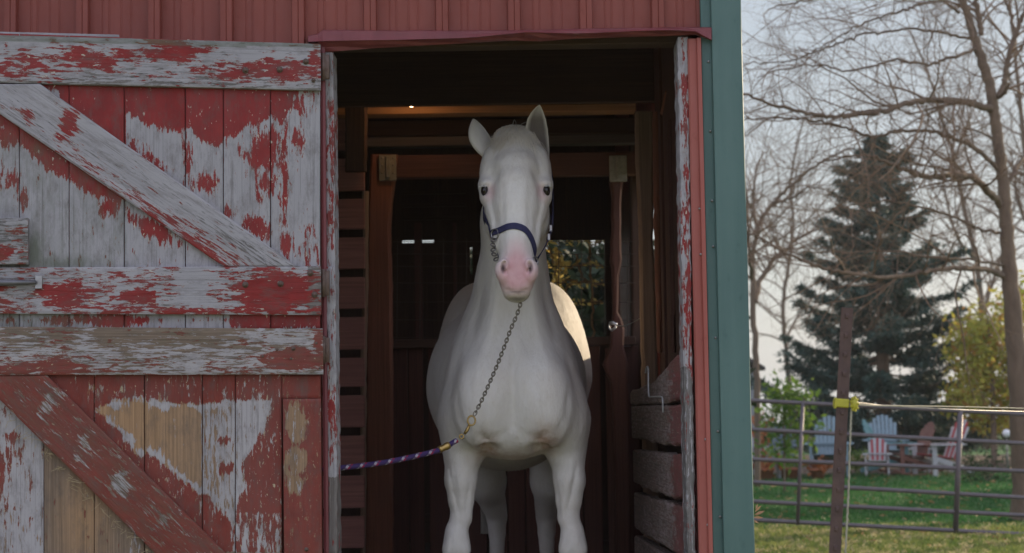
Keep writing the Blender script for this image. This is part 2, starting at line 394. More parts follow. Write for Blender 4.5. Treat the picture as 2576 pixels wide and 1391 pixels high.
def make_horse():
    sc = Sculpt((-.50, 6.12, .40), (.50, 9.12, 2.72), .0066)
    def w(px, Y): return px*Y/F_PX
    # trunk
    sc.ell(P(1274, 968, 7.75), (.372, .80, .400), .05)                      # barrel
    sc.ell(P(1284, 935, 7.15), (.215, .42, .33), .05)                      # rib cage behind the shoulders
    sc.ell((0.0, 8.40, 1.74), (.345, .43, .375), .12)                       # croup
    sc.ell((0.155, 8.42, 1.80), (.205, .38, .33), .07); sc.ell((-.165, 8.42, 1.80), (.205, .38, .33), .07)
    sc.ell((-.01, 7.35, 1.98), (.10, .42, .15), .14)                        # withers
    sc.ell((-.01, 7.95, 1.92), (.16, .55, .15), .12)
    # shoulders
    sc.ell(P(1184, 955, 6.98), (.112, .20, .34), .05, rx=-14, ry=10)
    sc.ell(P(1392, 955, 6.98), (.112, .20, .34), .05, rx=-14, ry=-10)
    # breast
    sc.ell(P(1288, 960, 6.87), (.225, .185, .29), .07)
    sc.ell(P(1222, 1005, 6.75), (.135, .115, .20), .06, ry=8); sc.ell(P(1360, 1005, 6.75), (.135, .115, .20), .06, ry=-8)
    sc.ell(P(1168, 1060, 6.90), (.090, .13, .16), .06); sc.ell(P(1424, 1055, 6.90), (.088, .13, .16), .06)   # point of the shoulder down to the arm
    sc.ell(P(1288, 1085, 6.92), (.17, .20, .115), .07)                      # brisket
    # neck
    for sx_, off in ((.92, 0),):
        sc.chain([(P(1286, 880, 7.00), .215), (P(1288, 790, 6.97), .172), (P(1289, 700, 6.93), .146), (P(1292, 560, 6.86), .132), (P(1296, 440, 6.76), .118)], .075, sx_)
    sc.cone(P(1290, 700, 7.12), P(1294, 420, 6.88), .13, .10, .08, .75)     # crest
    sc.cone(P(1262, 700, 6.80), P(1240, 880, 6.80), .035, .06, .06)         # muscle cords
    sc.cone(P(1322, 700, 6.80), P(1345, 880, 6.80), .035, .06, .06)
    sc.cone((-.01, 7.25, 2.02), P(1290, 600, 7.0), .12, .11, .10, .7)
    # fore legs: arm, knee, cannon, fetlock, hoof
    for i, (ax_, fx, kx, Yl) in enumerate((((1166, 1104), (1160, 1230), (1149, 1366), 6.88), ((1424, 1100), (1431, 1230), (1441, 1366), 6.90))):
        sg = -1 if i == 0 else 1
        sc.chain([(P(ax_[0]+sg*4, ax_[1]-44, Yl+.05), .092), (P(ax_[0], ax_[1]+30, Yl+.03), .075), (P(fx[0]+sg*1, fx[1]-20, Yl), .060), (P(fx[0], fx[1]+28, Yl), .048), (P(fx[0]-sg*1, fx[1]+72, Yl), .0385), (P(kx[0]-sg*1, kx[1]-38, Yl), .0415)], .03)
        sc.ell(P(fx[0]+sg*6, fx[1]-62, Yl), (.040, .072, .14), .04, ry=3*sg)
        sc.ell(P(fx[0]-sg*20, fx[1]-88, Yl+.01), (.030, .06, .085), .045, ry=-22*sg)
        sc.cone(P(fx[0]+sg*22, fx[1]-50, Yl-.085), P(fx[0]+sg*4, fx[1]+66, Yl-.068), .008, .012, .022, sub=True)     # groove between the forearm muscles
        sc.cone(P(fx[0]-sg*16, fx[1]+6, Yl-.075), P(fx[0]-sg*8, fx[1]+70, Yl-.062), .006, .009, .02, sub=True)
        K = P(kx[0], kx[1], Yl)
        sc.ell(K, (.0555, .060, .074), .03)
        sc.ell(K+np.array([-.028, -.02, -.028]), (.030, .035, .034), .02); sc.ell(K+np.array([.028, -.02, -.028]), (.030, .035, .034), .02)
        x0, z0 = K[0], K[2]
        sc.chain([((x0, Yl+.005, z0-.07), .040), ((x0+sg*.004, Yl+.005, z0-.16), .033), ((x0+sg*.006, Yl, FLOOR+.20), .034)], .03)
        sc.ell((x0+sg*.006, Yl+.005, FLOOR+.175), (.046, .052, .048), .02)
        sc.chain([((x0+sg*.006, Yl-.015, FLOOR+.15), .038), ((x0+sg*.006, Yl-.055, FLOOR+.075), .046)], .02)
        sc.cone((x0+sg*.006, Yl-.055, FLOOR+.065), (x0+sg*.006, Yl-.08, FLOOR+.012), .054, .066, .008)
    # hind legs
    for i, (tx, gx, hx) in enumerate((((1190, 1130), (1222, 1235), (1250, 1318)), ((1395, 1130), (1385, 1235), (1374, 1318)))):
        sg = -1 if i == 0 else 1; Yh = 8.45
        A = P(tx[0], tx[1], Yh); G = P(gx[0], gx[1], Yh+.12); H = P(hx[0], hx[1], Yh+.26)
        sc.chain([((A[0], Yh-.02, 1.62), .235), ((A[0]*.98, Yh-.05, 1.38), .165)], .10, .8)
        sc.chain([((A[0]*.98, Yh-.05, 1.38), .150), ((G[0], Yh+.05, G[2]+.06), .092), ((H[0], H[1]-.02, H[2]+.05), .055)], .07)
        sc.ell(H, (.048, .062, .070), .03); sc.ell(H+np.array([0, .055, .05]), (.03, .04, .05), .03)
        sc.chain([((H[0], H[1]-.005, H[2]-.06), .042), ((H[0]+sg*.003, H[1]-.03, FLOOR+.2), .035)], .03)
        sc.ell((H[0], H[1]-.03, FLOOR+.175), (.046, .052, .05), .02)
        sc.chain([((H[0], H[1]-.045, FLOOR+.15), .038), ((H[0], H[1]-.08, FLOOR+.075), .045)], .02)
        sc.cone((H[0], H[1]-.08, FLOOR+.065), (H[0], H[1]-.10, FLOOR+.012), .052, .063, .008)
    # head
    sc.ell(P(1297, 412, 6.64), (.112, .135, .128), .04)                     # cranium
    sc.ell(P(1293, 352, 6.66), (.085, .080, .055), .04)                     # poll
    sc.ell(P(1297, 470, 6.58), (.112, .125, .120), .04)
    def slab(c, r, k=.03, rx=-28, **kw): sc.ell(c, r, k, rx=rx, **kw)
    sc.chain([(P(1297, 440, 6.545), .102), (P(1298, 520, 6.50), .093), (P(1299, 600, 6.452), .073), (P(1299, 655, 6.41), .064)], .03, 1.02)
    sc.chain([(P(1298, 500, 6.60), .100), (P(1299, 590, 6.53), .072), (P(1299, 665, 6.445), .062)], .03, .9)
    sc.cone(P(1298, 460, 6.462), P(1299, 640, 6.372), .050, .036, .04, 1.25)   # flat nasal bone
    for sg in (-1, 1):
        cx = 1298
        sc.ell(P(cx+sg*(57 if sg > 0 else 51), 530, 6.625), (.044, .135, .120), .04, ry=-6*sg)       # jowl
        sc.cone(P(cx+sg*59, 500, 6.52), P(cx+sg*42, 615, 6.43), .032, .022, .03)     # facial crest
        sc.ell(P(cx-1+sg*75, 459, 6.510), (.026, .042, .017), .016, ry=24*sg, rz=-20*sg)        # brow above the eye
        sc.ell(P(cx-1+sg*74, 478, 6.55), (.028, .05, .05), .03)
        sc.ell(P(cx-1+sg*69, 498, 6.515), (.028, .042, .026), .022)                  # below the eye
        sc.ell(P(cx-1+sg*64, 405, 6.60), (.030, .055, .05), .04)
        sc.ell(P(cx-1+sg*68, 435, 6.575), (.030, .05, .045), .04)                    # temple
        sc.ell(P(cx+sg*60, 436, 6.462), (.012, .016, .020), .04, sub=True)
        sc.ell(P(cx-1+sg*82, 479, 6.455), (.0115, .028, .0195), .007, sub=True, rz=-sg*38, ry=sg*10)        # socket
    sc.ell(P(1300, 672, 6.390), (.070, .068, .055), .03)                    # muzzle
    sc.ell(P(1300, 702, 6.380), (.070, .062, .050), .025)
    sc.ell(P(1300, 722, 6.372), (.059, .054, .038), .02)                    # upper lip
    sc.ell(P(1300, 739, 6.388), (.050, .052, .024), .012)                   # lower lip and chin
    sc.ell(P(1300, 735, 6.43), (.048, .05, .040), .03)
    for sg in (-1, 1):
        sc.ell(P(1300+sg*36, 684, 6.338), (.0285, .032, .046), .014, ry=sg*12, rz=-sg*20)    # nostril wing
        sc.ell(P(1300+sg*31, 664, 6.322), (.017, .018, .022), .012, ry=sg*10)
        sc.ell(P(1300+sg*36.5, 679, 6.300), (.0080, .030, .024), .006, ry=sg*20, rz=sg*24, sub=True)
        sc.ell(P(1300+sg*32, 663, 6.305), (.0085, .026, .013), .005, ry=-sg*35, sub=True)
        sc.cone(P(1300+sg*34, 698, 6.300), P(1300+sg*19, 714, 6.305), .006, .005, .012, sub=True)
    sc.cone(P(1300, 705, 6.312), P(1300, 728, 6.312), .003, .005, .014, sub=True)
    sc.cone(P(1264, 728, 6.345), P(1300, 734, 6.318), .0055, .0055, .006, sub=True)      # mouth line
    sc.cone(P(1336, 728, 6.345), P(1300, 734, 6.318), .0055, .0055, .006, sub=True)
    # dips between muscles of the breast
    sc.cone(P(1290, 900, 6.60), P(1290, 1060, 6.63), .018, .020, .05, sub=True)
    sc.cone(P(1200, 1075, 6.74), P(1238, 1140, 6.74), .016, .022, .04, sub=True)
    sc.cone(P(1388, 1070, 6.74), P(1350, 1140, 6.74), .016, .022, .04, sub=True)
    # laplacian on the field for flesh-like softness
    V, Q = surface_nets(sc.F, sc.lo, sc.h)
    # relax the net a little
    ed = np.concatenate([Q[:, [0, 1]], Q[:, [1, 2]], Q[:, [2, 3]], Q[:, [3, 0]]])
    for it in range(3):
        acc = np.zeros_like(V); cnt = np.zeros(len(V))
        for a in (0, 1):
            np.add.at(cnt, ed[:, a], 1)
            for d in range(3): acc[:, d] += np.bincount(ed[:, a], V[ed[:, 1-a], d], len(V))
        V = V*.5+.5*acc/cnt[:, None]
    V = crease_all(V, Q)
    return V, Q

def ear(tip, base, wdir, width, openf, cup, n=18, m=12):
    """a cupped leaf: tip/base points, wdir = sideways axis, openf = the way the opening looks"""
    tip, base, wdir, openf = [np.array(a, float) for a in (tip, base, wdir, openf)]
    V = []; F = []
    for layer, th in ((0, 0.0), (1, .007)):
        for i in range(n+1):
            t = i/n
            wd = width*float(np.interp(t, [0, .18, .36, .55, .72, .85, .94, 1], [.60, .84, .98, 1.0, .84, .56, .28, .03]))
            c = base+(tip-base)*t + wdir*(-.012*math.sin(math.pi*t)) - openf*.022*math.sin(math.pi*t*.9)
            c = c + wdir*(.010*t**5)
            for j in range(m+1):
                a = (j/m-.5)*2; ang = a*cup
                p = c + wdir*(math.sin(ang)/math.sin(cup)*wd if cup < math.pi/2 else math.sin(ang)*wd) + openf*((1-math.cos(ang))*wd*1.0)
                p = p - openf*(th*(1-.75*abs(a)**3))
                V.append(p)
    L = (n+1)*(m+1)
    for l in (0, 1):
        for i in range(n):
            for j in range(m):
                a = l*L+i*(m+1)+j; q = (a, a+1, a+m+2, a+m+1); F.append(q if l else q[::-1])
    for i in range(n):
        for j in (0, m):
            a = i*(m+1)+j; q = (a, a+m+1, a+m+1+L, a+L); F.append(q if j == 0 else q[::-1])
    return np.array(V), F, L
# ---- horse object
from mathutils.bvhtree import BVHTree
def smooth01(x): x = np.clip(x, 0, 1); return x*x*(3-2*x)
HV, HQ = make_horse()
def blob(V, c, r):
    d = (V-np.array(c))/np.array(r); return smooth01(1.15-np.sqrt((d**2).sum(1)))
horse = thing('horse', 'white horse with a pink muzzle standing in the open barn doorway and facing the viewer', 'horse', (0, 7.6, FLOOR))
mb = MB()
t1 = np.zeros((len(HV), 4)); t1[:, 3] = 1
nose = P(1300, 695, 6.33)
t1[:, 0] = np.clip(1.1*blob(HV, nose, (.125, .15, .095)) + .75*blob(HV, P(1300, 645, 6.36), (.06, .09, .09)) + .55*blob(HV, P(1236, 487, 6.48), (.045, .06, .055))+.55*blob(HV, P(1360, 487, 6.48), (.045, .06, .055)), 0, 1)
low = np.clip((FLOOR+.075-HV[:, 2])/.02, 0, 1)
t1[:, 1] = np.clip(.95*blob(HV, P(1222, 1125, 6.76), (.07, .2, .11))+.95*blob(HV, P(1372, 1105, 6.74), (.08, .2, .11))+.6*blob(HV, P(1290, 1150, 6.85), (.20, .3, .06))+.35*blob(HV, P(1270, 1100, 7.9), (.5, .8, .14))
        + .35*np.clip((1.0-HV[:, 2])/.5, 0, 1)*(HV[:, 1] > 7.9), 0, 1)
t1[:, 2] = np.clip(low + 1.0*blob(HV, P(1265, 676, 6.330), (.013, .040, .026)) + 1.0*blob(HV, P(1335, 676, 6.330), (.013, .040, .026))+.6*blob(HV, P(1300, 734, 6.33), (.05, .03, .006)), 0, 1)
t1[:, 2] = np.maximum(t1[:, 2], .55*blob(HV, P(1300, 752, 6.37), (.05, .05, .012)))
for sg in (-1, 1): t1[:, 2] = np.maximum(t1[:, 2], .9*blob(HV, P(1297+sg*77, 480, 6.475), (.0165, .03, .0235)))
mb.add(HV, HQ.tolist(), at={'tint': t1})
# ears: the left one swivelled back, the right one pricked with its opening forward
def add_ear(*a, dark=.0, **k):
    V, F, L = ear(*a, **k); c = np.zeros((len(V), 4)); c[:, 3] = 1
    if dark:
        m_ = 13; n_ = L//m_
        jj = np.abs((np.arange(L) % m_)/(m_-1)-.5)*2; ii = (np.arange(L)//m_)/(n_-1)
        c[:L, 2] = np.clip(dark*np.clip(2.3-jj*2.7, 0, 1)*np.clip(2.2-ii*2.0, 0, 1), 0, .86)
    mb.add(V, F, at={'tint': c})
add_ear(P(1350.5, 262, 6.58), P(1366, 400, 6.66), (1, .10, -.05), .045, (-.10, -1, .05), 1.15, dark=1.25)
add_ear(P(1187.5, 300, 6.70), P(1240, 402, 6.66), (.88, .42, .30), .046, (.35, .93, .1), 1.20, dark=.3)
m, nt, b = newmat('horse_coat')
at = N(nt, 'ShaderNodeAttribute'); at.attribute_name = 'tint'
sp = N(nt, 'ShaderNodeSeparateColor'); nt.links.new(at.outputs['Color'], sp.inputs['Color'])
v = coords(nt)
n1 = noise(nt, v, 5, 7, .6); n2 = noise(nt, coords(nt, 'Object', (1, 1, .35)), 60, 5, .65)
c = mixc(nt, ramp(nt, n1, [(.36, 0.), (.66, 1.)]), (.72, .695, .65), (.785, .765, .73))
c = mixc(nt, ramp(nt, n2, [(.35, .22), (.6, 0.)]), c, (.60, .56, .50))
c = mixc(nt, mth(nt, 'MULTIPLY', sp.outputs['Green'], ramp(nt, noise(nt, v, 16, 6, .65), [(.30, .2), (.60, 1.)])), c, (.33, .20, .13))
c = mixc(nt, ramp(nt, noise(nt, coords(nt, 'Object', (1, 1, .5)), 3.2, 8, .7), [(.50, 0.), (.74, .42)]), c, (.62, .53, .42))
c = mixc(nt, ramp(nt, noise(nt, v, 45, 6, .7), [(.60, 0.), (.72, .30)]), c, (.52, .44, .36))
pk = mixc(nt, ramp(nt, noise(nt, v, 30, 5), [(.4, 0.), (.7, 1.)]), (.66, .41, .42), (.60, .33, .34))
c = mixc(nt, sp.outputs['Red'], c, pk)
c = mixc(nt, sp.outputs['Blue'], c, (.050, .030, .028))
nt.links.new(c, b.inputs['Base Color']); b.inputs['Roughness'].default_value = .62; b.inputs['Specular IOR Level'].default_value = .28
b.inputs['Sheen Weight'].default_value = .08; b.inputs['Sheen Roughness'].default_value = .5
hh = mth(nt, 'ADD', mth(nt, 'MULTIPLY', noise(nt, coords(nt, 'Object', (1, 1, .22)), 170, 4, .6), .5), mth(nt, 'MULTIPLY', noise(nt, coords(nt, 'Object', (1, 1, .6)), 14, 3, .5), 2.2))
bump(nt, b, hh, .45, .006)
mb.build('body', m, horse, smooth=True)
MAT_COAT = m
bvh = BVHTree.FromPolygons([tuple(p) for p in HV], HQ.tolist())
eye_m, nt, b = newmat('eye'); b.inputs['Base Color'].default_value = (.012, .008, .007, 1); b.inputs['Roughness'].default_value = .06
lid_m = plain('eyelid_skin', (.30, .19, .18), (.42, .33, .31), 40, .6)
lash_m = plain('white_hair', (.60, .58, .53), (.70, .69, .66), 20, .7, bstr=0)
for sg in (-1, 1):
    e = MB(); c0 = P(1297+sg*78, 479.5, 6.489); e.ball(c0, .0215, 16, 12, (.68, .95, 1.12)); eo = e.build('eye', eye_m, horse, smooth=True)
    e = MB()
    for i in range(16):
        a = i/15; q = P(1297+sg*(72+13*a), 468+1.5*a-3*math.sin(a*3.1), 6.468+.03*a); d = np.array([sg*(.006+.012*a), -.012*(1-a), -.006+.004*rnd.random()])
        e.tube([q, q+d*.5, q+d+np.array([0, 0, -.002])], [.0014, .0010, .0004], 3)
    e.build('eyelashes', lash_m, horse)
# short coat hair lying downwards over the head, neck, breast and legs
def coat(n, seed):
    r = np.random.RandomState(seed); A = HV[HQ[:, 0]]; B = HV[HQ[:, 1]]; C = HV[HQ[:, 2]]; D = HV[HQ[:, 3]]; nn_ = np.cross(C-A, D-B); ar = np.linalg.norm(nn_, axis=1); nn_ /= ar[:, None]+1e-12
    ok = ((nn_[:, 1] < .45) | (np.abs(nn_[:, 0]) > .8)) & (A[:, 1] < 8.9); head_ = A[:, 1] < 6.62
    wt = ar*ok*np.where(head_, 1.5, 1.0); i = r.choice(len(HQ), n, p=wt/wt.sum()); u, v_ = r.rand(n, 1), r.rand(n, 1)
    p = (A[i]*(1-u)+B[i]*u)*(1-v_)+(D[i]*(1-u)+C[i]*u)*v_; nrm = nn_[i]
    dn = np.tile(np.array([0, .10, -1.0]), (n, 1))+np.stack([np.sin(p[:, 0]*9+p[:, 2]*4)*.25+np.sign(p[:, 0])*.10, 0*u[:, 0], 0*u[:, 0]], 1)+r.randn(n, 3)*.22
    d = dn-nrm*(dn*nrm).sum(1)[:, None]; d /= np.linalg.norm(d, axis=1)[:, None]+1e-9; d = d+nrm*(.13+.10*r.rand(n, 1)); s_ = np.cross(d, nrm); s_ /= np.linalg.norm(s_, axis=1)[:, None]+1e-9
    L = .008+.010*r.rand(n, 1); L = np.where((p[:, 1:2] < 6.62), L*.7, L); w_ = .0007+.0006*r.rand(n, 1)
    V = np.stack([p-s_*w_-nrm*.0006, p+s_*w_-nrm*.0006, p+d*L], 1).reshape(-1, 3); T = np.repeat(t1[HQ[i, 0]], 3, 0)
    m_ = MB(); m_.add(V, np.arange(n*3).reshape(-1, 3).tolist(), at={'tint': T}); tag(m_.build('coat_hair', MAT_COAT, horse), kind='stuff')
coat(130000, 3)
def hair(mb, root, d, L, r=.0016, droop=.5, wob=.012, n=6, stick=.006):
    p = np.array(root, float); d = np.array(d, float); d /= np.linalg.norm(d); pts = [p.copy()]
    for i in range(n):
        d = d+np.array([rnd.gauss(0, wob*8), rnd.gauss(0, wob*8), -droop*(.25+.12*i)]); d /= np.linalg.norm(d)
        p = p+d*L/n
        loc, nor, _, dist = bvh.find_nearest(Vector(p))
        if loc is not None:
            if dist < .03 and (Vector(p)-loc).dot(nor) < stick: p = np.array(loc+nor*stick*(.5+rnd.random()))
        pts.append(p.copy())
    if max(q_[2] for q_ in pts) > root[2]+.007 and root[1] < 6.8: return
    mb.tube(pts, np.linspace(r, r*.3, n+1), 3, cap=False)
# forelock, mane, tail
e = MB()
for i in range(650):
    a = max(-1.05, min(1.05, rnd.gauss(0, .5))); root = P(1294+a*44, 343+a*a*12+rnd.uniform(-6, 22), 6.55+rnd.uniform(0, .12))
    root = np.array(bvh.find_nearest(Vector(root))[0])
    hair(e, root, (rnd.gauss(a*.35, .3), -rnd.uniform(.5, 1.), rnd.uniform(-.7, -.2)), rnd.uniform(.018, .030)+.06*rnd.random()**2, .0011, .5, .014, 6, .005)
e.build('forelock', plain('pale_forelock_hair', (.78, .74, .66), (.68, .62, .52), 30, .7, bstr=0), horse)
e = MB()
for i in range(500):
    t = rnd.random(); root = P(1294, 350, 6.74)*(1-t)+np.array([-.01, 7.32, 2.08])*t
    loc, nor, _, _ = bvh.find_nearest(Vector(root+np.array([0, .05, .08])))
    hair(e, np.array(loc), (.35+rnd.gauss(0, .2), rnd.gauss(.1, .15), .5), rnd.uniform(.10, .22), .0017, .8, n=7)
e.build('mane', lash_m, horse)
e = MB()
for i in range(260):
    a = rnd.uniform(0, 6.28); r_ = rnd.uniform(0, .05); root = np.array([-.01+r_*math.cos(a), 8.80, 1.93+r_*math.sin(a)]); pts = [root]
    for k in range(8): pts.append(np.array([-.01-.12*min(1, k/3)+(r_+.02*min(k, 4)/4)*math.cos(a)*.9+rnd.gauss(0, .005), 8.86+.02*min(k, 3)+r_*math.sin(a), 1.90-.155*k]))
    e.tube(pts, np.linspace(.003, .001, 9), 3, cap=False)
e.build('tail', lash_m, horse)

# ---- halter
nav = plain('navy_webbing', (.022, .022, .075), (.035, .035, .10), 60, .75, bstr=.5, bscale=500)
steel = plain('worn_steel', (.42, .42, .43), (.25, .24, .23), 30, .35, .9, bstr=.1)
brass = plain('brass', (.52, .36, .12), (.36, .25, .10), 30, .38, .85, bstr=.1)
def strap(mb, pts, wdt=.026, th=.0026, snap=True, off=.004, sub=6):
    pts = np.array(pts, float)
    t = np.linspace(0, 1, len(pts)); tt = np.linspace(0, 1, (len(pts)-1)*sub+1)
    # catmull-rom
    out = []
    for i in range(len(pts)-1):
        p0, p1, p2, p3 = pts[max(i-1, 0)], pts[i], pts[i+1], pts[min(i+2, len(pts)-1)]
        for k in range(sub):
            u = k/sub; out.append(.5*((2*p1)+(-p0+p2)*u+(2*p0-5*p1+4*p2-p3)*u*u+(-p0+3*p1-3*p2+p3)*u**3))
    out.append(pts[-1]); C = []; Nn = []
    for p in out:
        loc, nor, _, dist = bvh.find_nearest(Vector(p))
        if snap is True or (snap == 'near' and (Vector(p)-loc).dot(nor) < off): p = np.array(loc+nor*off)
        C.append(p); Nn.append(np.array(nor))
    C = np.array(C); Nn = np.array(Nn)
    for _ in range(3):
        C[1:-1] = (C[:-2]+2*C[1:-1]+C[2:])/4; Nn[1:-1] = (Nn[:-2]+Nn[1:-1]*2+Nn[2:])/4
    T = np.gradient(C, axis=0); T /= np.linalg.norm(T, axis=1)[:, None]
    Nn -= T*(T*Nn).sum(1)[:, None]; Nn /= np.linalg.norm(Nn, axis=1)[:, None]; B = np.cross(T, Nn)
    V = np.stack([C+B*wdt/2-Nn*.001, C+B*wdt/2*.96+Nn*th, C-B*wdt/2*.96+Nn*th, C-B*wdt/2-Nn*.001], 1).reshape(-1, 3)
    F = []
    for i in range(len(C)-1):
        for j in range(4): F.append((i*4+j, i*4+(j+1) % 4, i*4+4+(j+1) % 4, i*4+4+j))
    F += [(0, 1, 2, 3), tuple(len(V)-4+np.array([3, 2, 1, 0]))]
    mb.add(V, F); return C
def ring(mb, c, r, tr, ax, squash=1.0, n=20):
    ax = np.array(ax, float); ax /= np.linalg.norm(ax); u = np.cross(ax, (0, .3, 1)); u /= np.linalg.norm(u); v = np.cross(ax, u)
    a = np.arange(n)*2*math.pi/n
    mb.tube(np.array(c)+r*(np.cos(a)[:, None]*u+squash*np.sin(a)[:, None]*v), tr, 6, closed=True)
halter = thing('halter', 'dark blue webbing halter with metal rings worn on the white horse\'s head', 'halter', P(1300, 600, 6.5))
e = MB(); strap(e, [P(x, y, Y) for x, y, Y in ((1247, 588, 6.45), (1257, 581, 6.40), (1271, 570, 6.36), (1288, 564, 6.34), (1305, 566, 6.34), (1320, 577, 6.36), (1332, 599, 6.38), (1340, 625, 6.40), (1347, 655, 6.43))]); e.build('noseband', nav, halter)
e = MB(); strap(e, [P(x, y, Y) for x, y, Y in ((1236, 395, 6.70), (1216, 430, 6.66), (1208, 490, 6.64), (1210, 530, 6.60), (1219, 552, 6.54), (1232, 571, 6.50), (1244, 586, 6.455))], off=.005); e.build('cheek_strap', nav, halter, True)
e = MB(); strap(e, [P(x, y, Y) for x, y, Y in ((1362, 395, 6.70), (1382, 430, 6.66), (1389, 490, 6.62), (1391, 540, 6.58), (1388, 575, 6.56), (1380, 600, 6.53), (1366, 628, 6.49), (1349, 656, 6.44))], snap='near', off=.007); e.build('cheek_strap', nav, halter)
e = MB(); strap(e, [P(1236, 395, 6.70), P(1240, 360, 6.78), P(1296, 335, 6.78), P(1352, 360, 6.78), P(1362, 395, 6.70)], off=.005); e.build('crownpiece', nav, halter, True)
e = MB(); strap(e, [P(1243, 592, 6.47), P(1238, 625, 6.50), P(1250, 662, 6.47), P(1272, 690, 6.50), P(1300, 705, 6.51), P(1330, 690, 6.50), P(1347, 660, 6.46)], off=.004); e.build('chin_strap', nav, halter, True)
e = MB(); strap(e, [P(1214, 540, 6.62), P(1235, 575, 6.74), P(1298, 590, 6.78), P(1360, 575, 6.74), P(1384, 545, 6.62)], off=.004); e.build('throat_latch', nav, halter, True)
for c_, r_, ax in ((P(1245, 589, 6.41), .020, (-.7, -.7, 0)), (P(1347, 657, 6.37), .017, (.8, -.6, 0)), (P(1300, 716, 6.50), .018, (0, -1, .2))):
    e = MB(); ring(e, c_, r_, .0032, ax); e.build('ring', steel, halter, True)
e = MB()
for y, x in ((604, 1242), (616, 1241), (628, 1241), (640, 1243), (652, 1248)):
    ring(e, P(x, y, 6.40+.0006*(y-604)), .0105, .0030, (-.5 if int(y) % 8 else .5, -.8, .4), .65, 12)
e.build('nose_chain', plain('dark_chain', (.13, .12, .12), (.25, .24, .24), 80, .45, .8), halter, True)
for c_ in (P(1385, 574, 6.55), P(1380, 596, 6.52)):
    e = MB(); e.box(c_+np.array([-.006, -.010, -.016]), c_+np.array([.008, .004, .014]), .003); e.build('buckle', steel, halter)

# ---- lead with its chain
lead = thing('lead_rope', 'red, white and blue lead rope with a chain end under the horse\'s chin', 'lead rope', P(1119, 1127, 6.5))
def catmull(pts, sub=8):
    pts = np.array(pts, float); out = []
    for i in range(len(pts)-1):
        p0, p1, p2, p3 = pts[max(i-1, 0)], pts[i], pts[i+1], pts[min(i+2, len(pts)-1)]
        for k in range(sub):
            u = k/sub; out.append(.5*((2*p1)+(-p0+p2)*u+(2*p0-5*p1+4*p2-p3)*u*u+(-p0+3*p1-3*p2+p3)*u**3))
    out.append(pts[-1]); return np.array(out)
def resample(pts, step):
    L = np.concatenate([[0], np.cumsum(np.linalg.norm(np.diff(pts, axis=0), axis=1))]); n = max(2, int(L[-1]/step)); s_ = np.linspace(0, L[-1], n)
    return np.stack([np.interp(s_, L, pts[:, k]) for k in range(3)], 1)
cp = resample(catmull([P(1302, 722, 6.47), P(1311, 752, 6.42), P(1301, 790, 6.42), P(1285, 828, 6.43), P(1255, 908, 6.47), P(1225, 978, 6.52), P(1206, 1019, 6.54), P(1193, 1044, 6.54)]), .0145)
e = MB()
for i in range(len(cp)-1):
    T = cp[i+1]-cp[i]; T /= np.linalg.norm(T); a = np.cross(T, (0, 1, 0)) if i % 2 else np.cross(T, np.cross(T, (0, 1, 0)))
    a /= np.linalg.norm(a); u = T; v_ = np.cross(a, u); an = np.arange(12)*math.pi/6; c_ = (cp[i]+cp[i+1])/2
    e.tube(c_+.0112*np.cos(an)[:, None]*u+.0062*np.sin(an)[:, None]*v_, .0024, 5, closed=True)
e.build('chain', plain('chain_metal', (.16, .14, .11), (.34, .31, .26), 80, .4, .85), lead, True)
e = MB(); c_ = P(1186, 1058, 6.54); ring(e, c_, .015, .0042, (.1, -1, .1), 1.25, 16)
e.tube([P(1181, 1070, 6.54), P(1175, 1082, 6.54), P(1168, 1092, 6.54)], [.0055, .0075, .005], 8); ring(e, P(1161, 1098, 6.54), .0085, .003, (.2, -1, .1), 1, 12)
e.build('snap_hook', brass, lead, True)
rp = [P(1150, 1107, 6.535), P(1140, 1113, 6.53), P(1119, 1126, 6.52), P(1099, 1134, 6.50), P(1029, 1151, 6.45), P(943, 1167, 6.38), P(853, 1177, 6.31), P(800, 1178, 6.27)]
rope_m, nt, b = newmat('braided_rope')
uv = coords(nt, 'UV'); sx = N(nt, 'ShaderNodeSeparateXYZ'); nt.links.new(uv, sx.inputs[0])
ph = mth(nt, 'FRACT', mth(nt, 'ADD', mth(nt, 'MULTIPLY', sx.outputs['X'], 17.0), mth(nt, 'MULTIPLY', sx.outputs['Y'], 15.5)))
ph2 = mth(nt, 'FRACT', mth(nt, 'SUBTRACT', mth(nt, 'MULTIPLY', sx.outputs['X'], 34.0), mth(nt, 'MULTIPLY', sx.outputs['Y'], 31.0)))
c = ramp(nt, ph, [(0.0, (.040, .020, .11)), (.40, (.30, .015, .06)), (.60, (.40, .37, .42)), (.82, (.03, .018, .09))]); nt.nodes[-1].color_ramp.interpolation = 'CONSTANT'
c = mixc(nt, ramp(nt, ph2, [(.55, 0.), (.60, .75)]), c, (.045, .02, .10)); nt.links.new(c, b.inputs['Base Color']); b.inputs['Roughness'].default_value = .8
bump(nt, b, ph2, .6, .002)
e = MB(); e.tube(catmull(rp), .0105, 12); e.build('rope', rope_m, lead, True)
e = MB(); d = P(1131, 1119, 6.52)-P(1104, 1132, 6.505); L_ = np.linalg.norm(d); d /= L_
for k, (f, r_) in enumerate(((0.0, .0135), (.22, .0150), (.45, .0125), (.62, .0155), (.85, .0150), (1.0, .0125))): pass
c0 = P(1104, 1132, 6.505); e.tube([c0+d*L_*f for f in (0, .18, .3, .5, .66, .85, 1)], [.0135, .0150, .0130, .0128, .0152, .0150, .0125], 12); e.build('ferrule', brass, lead, True)
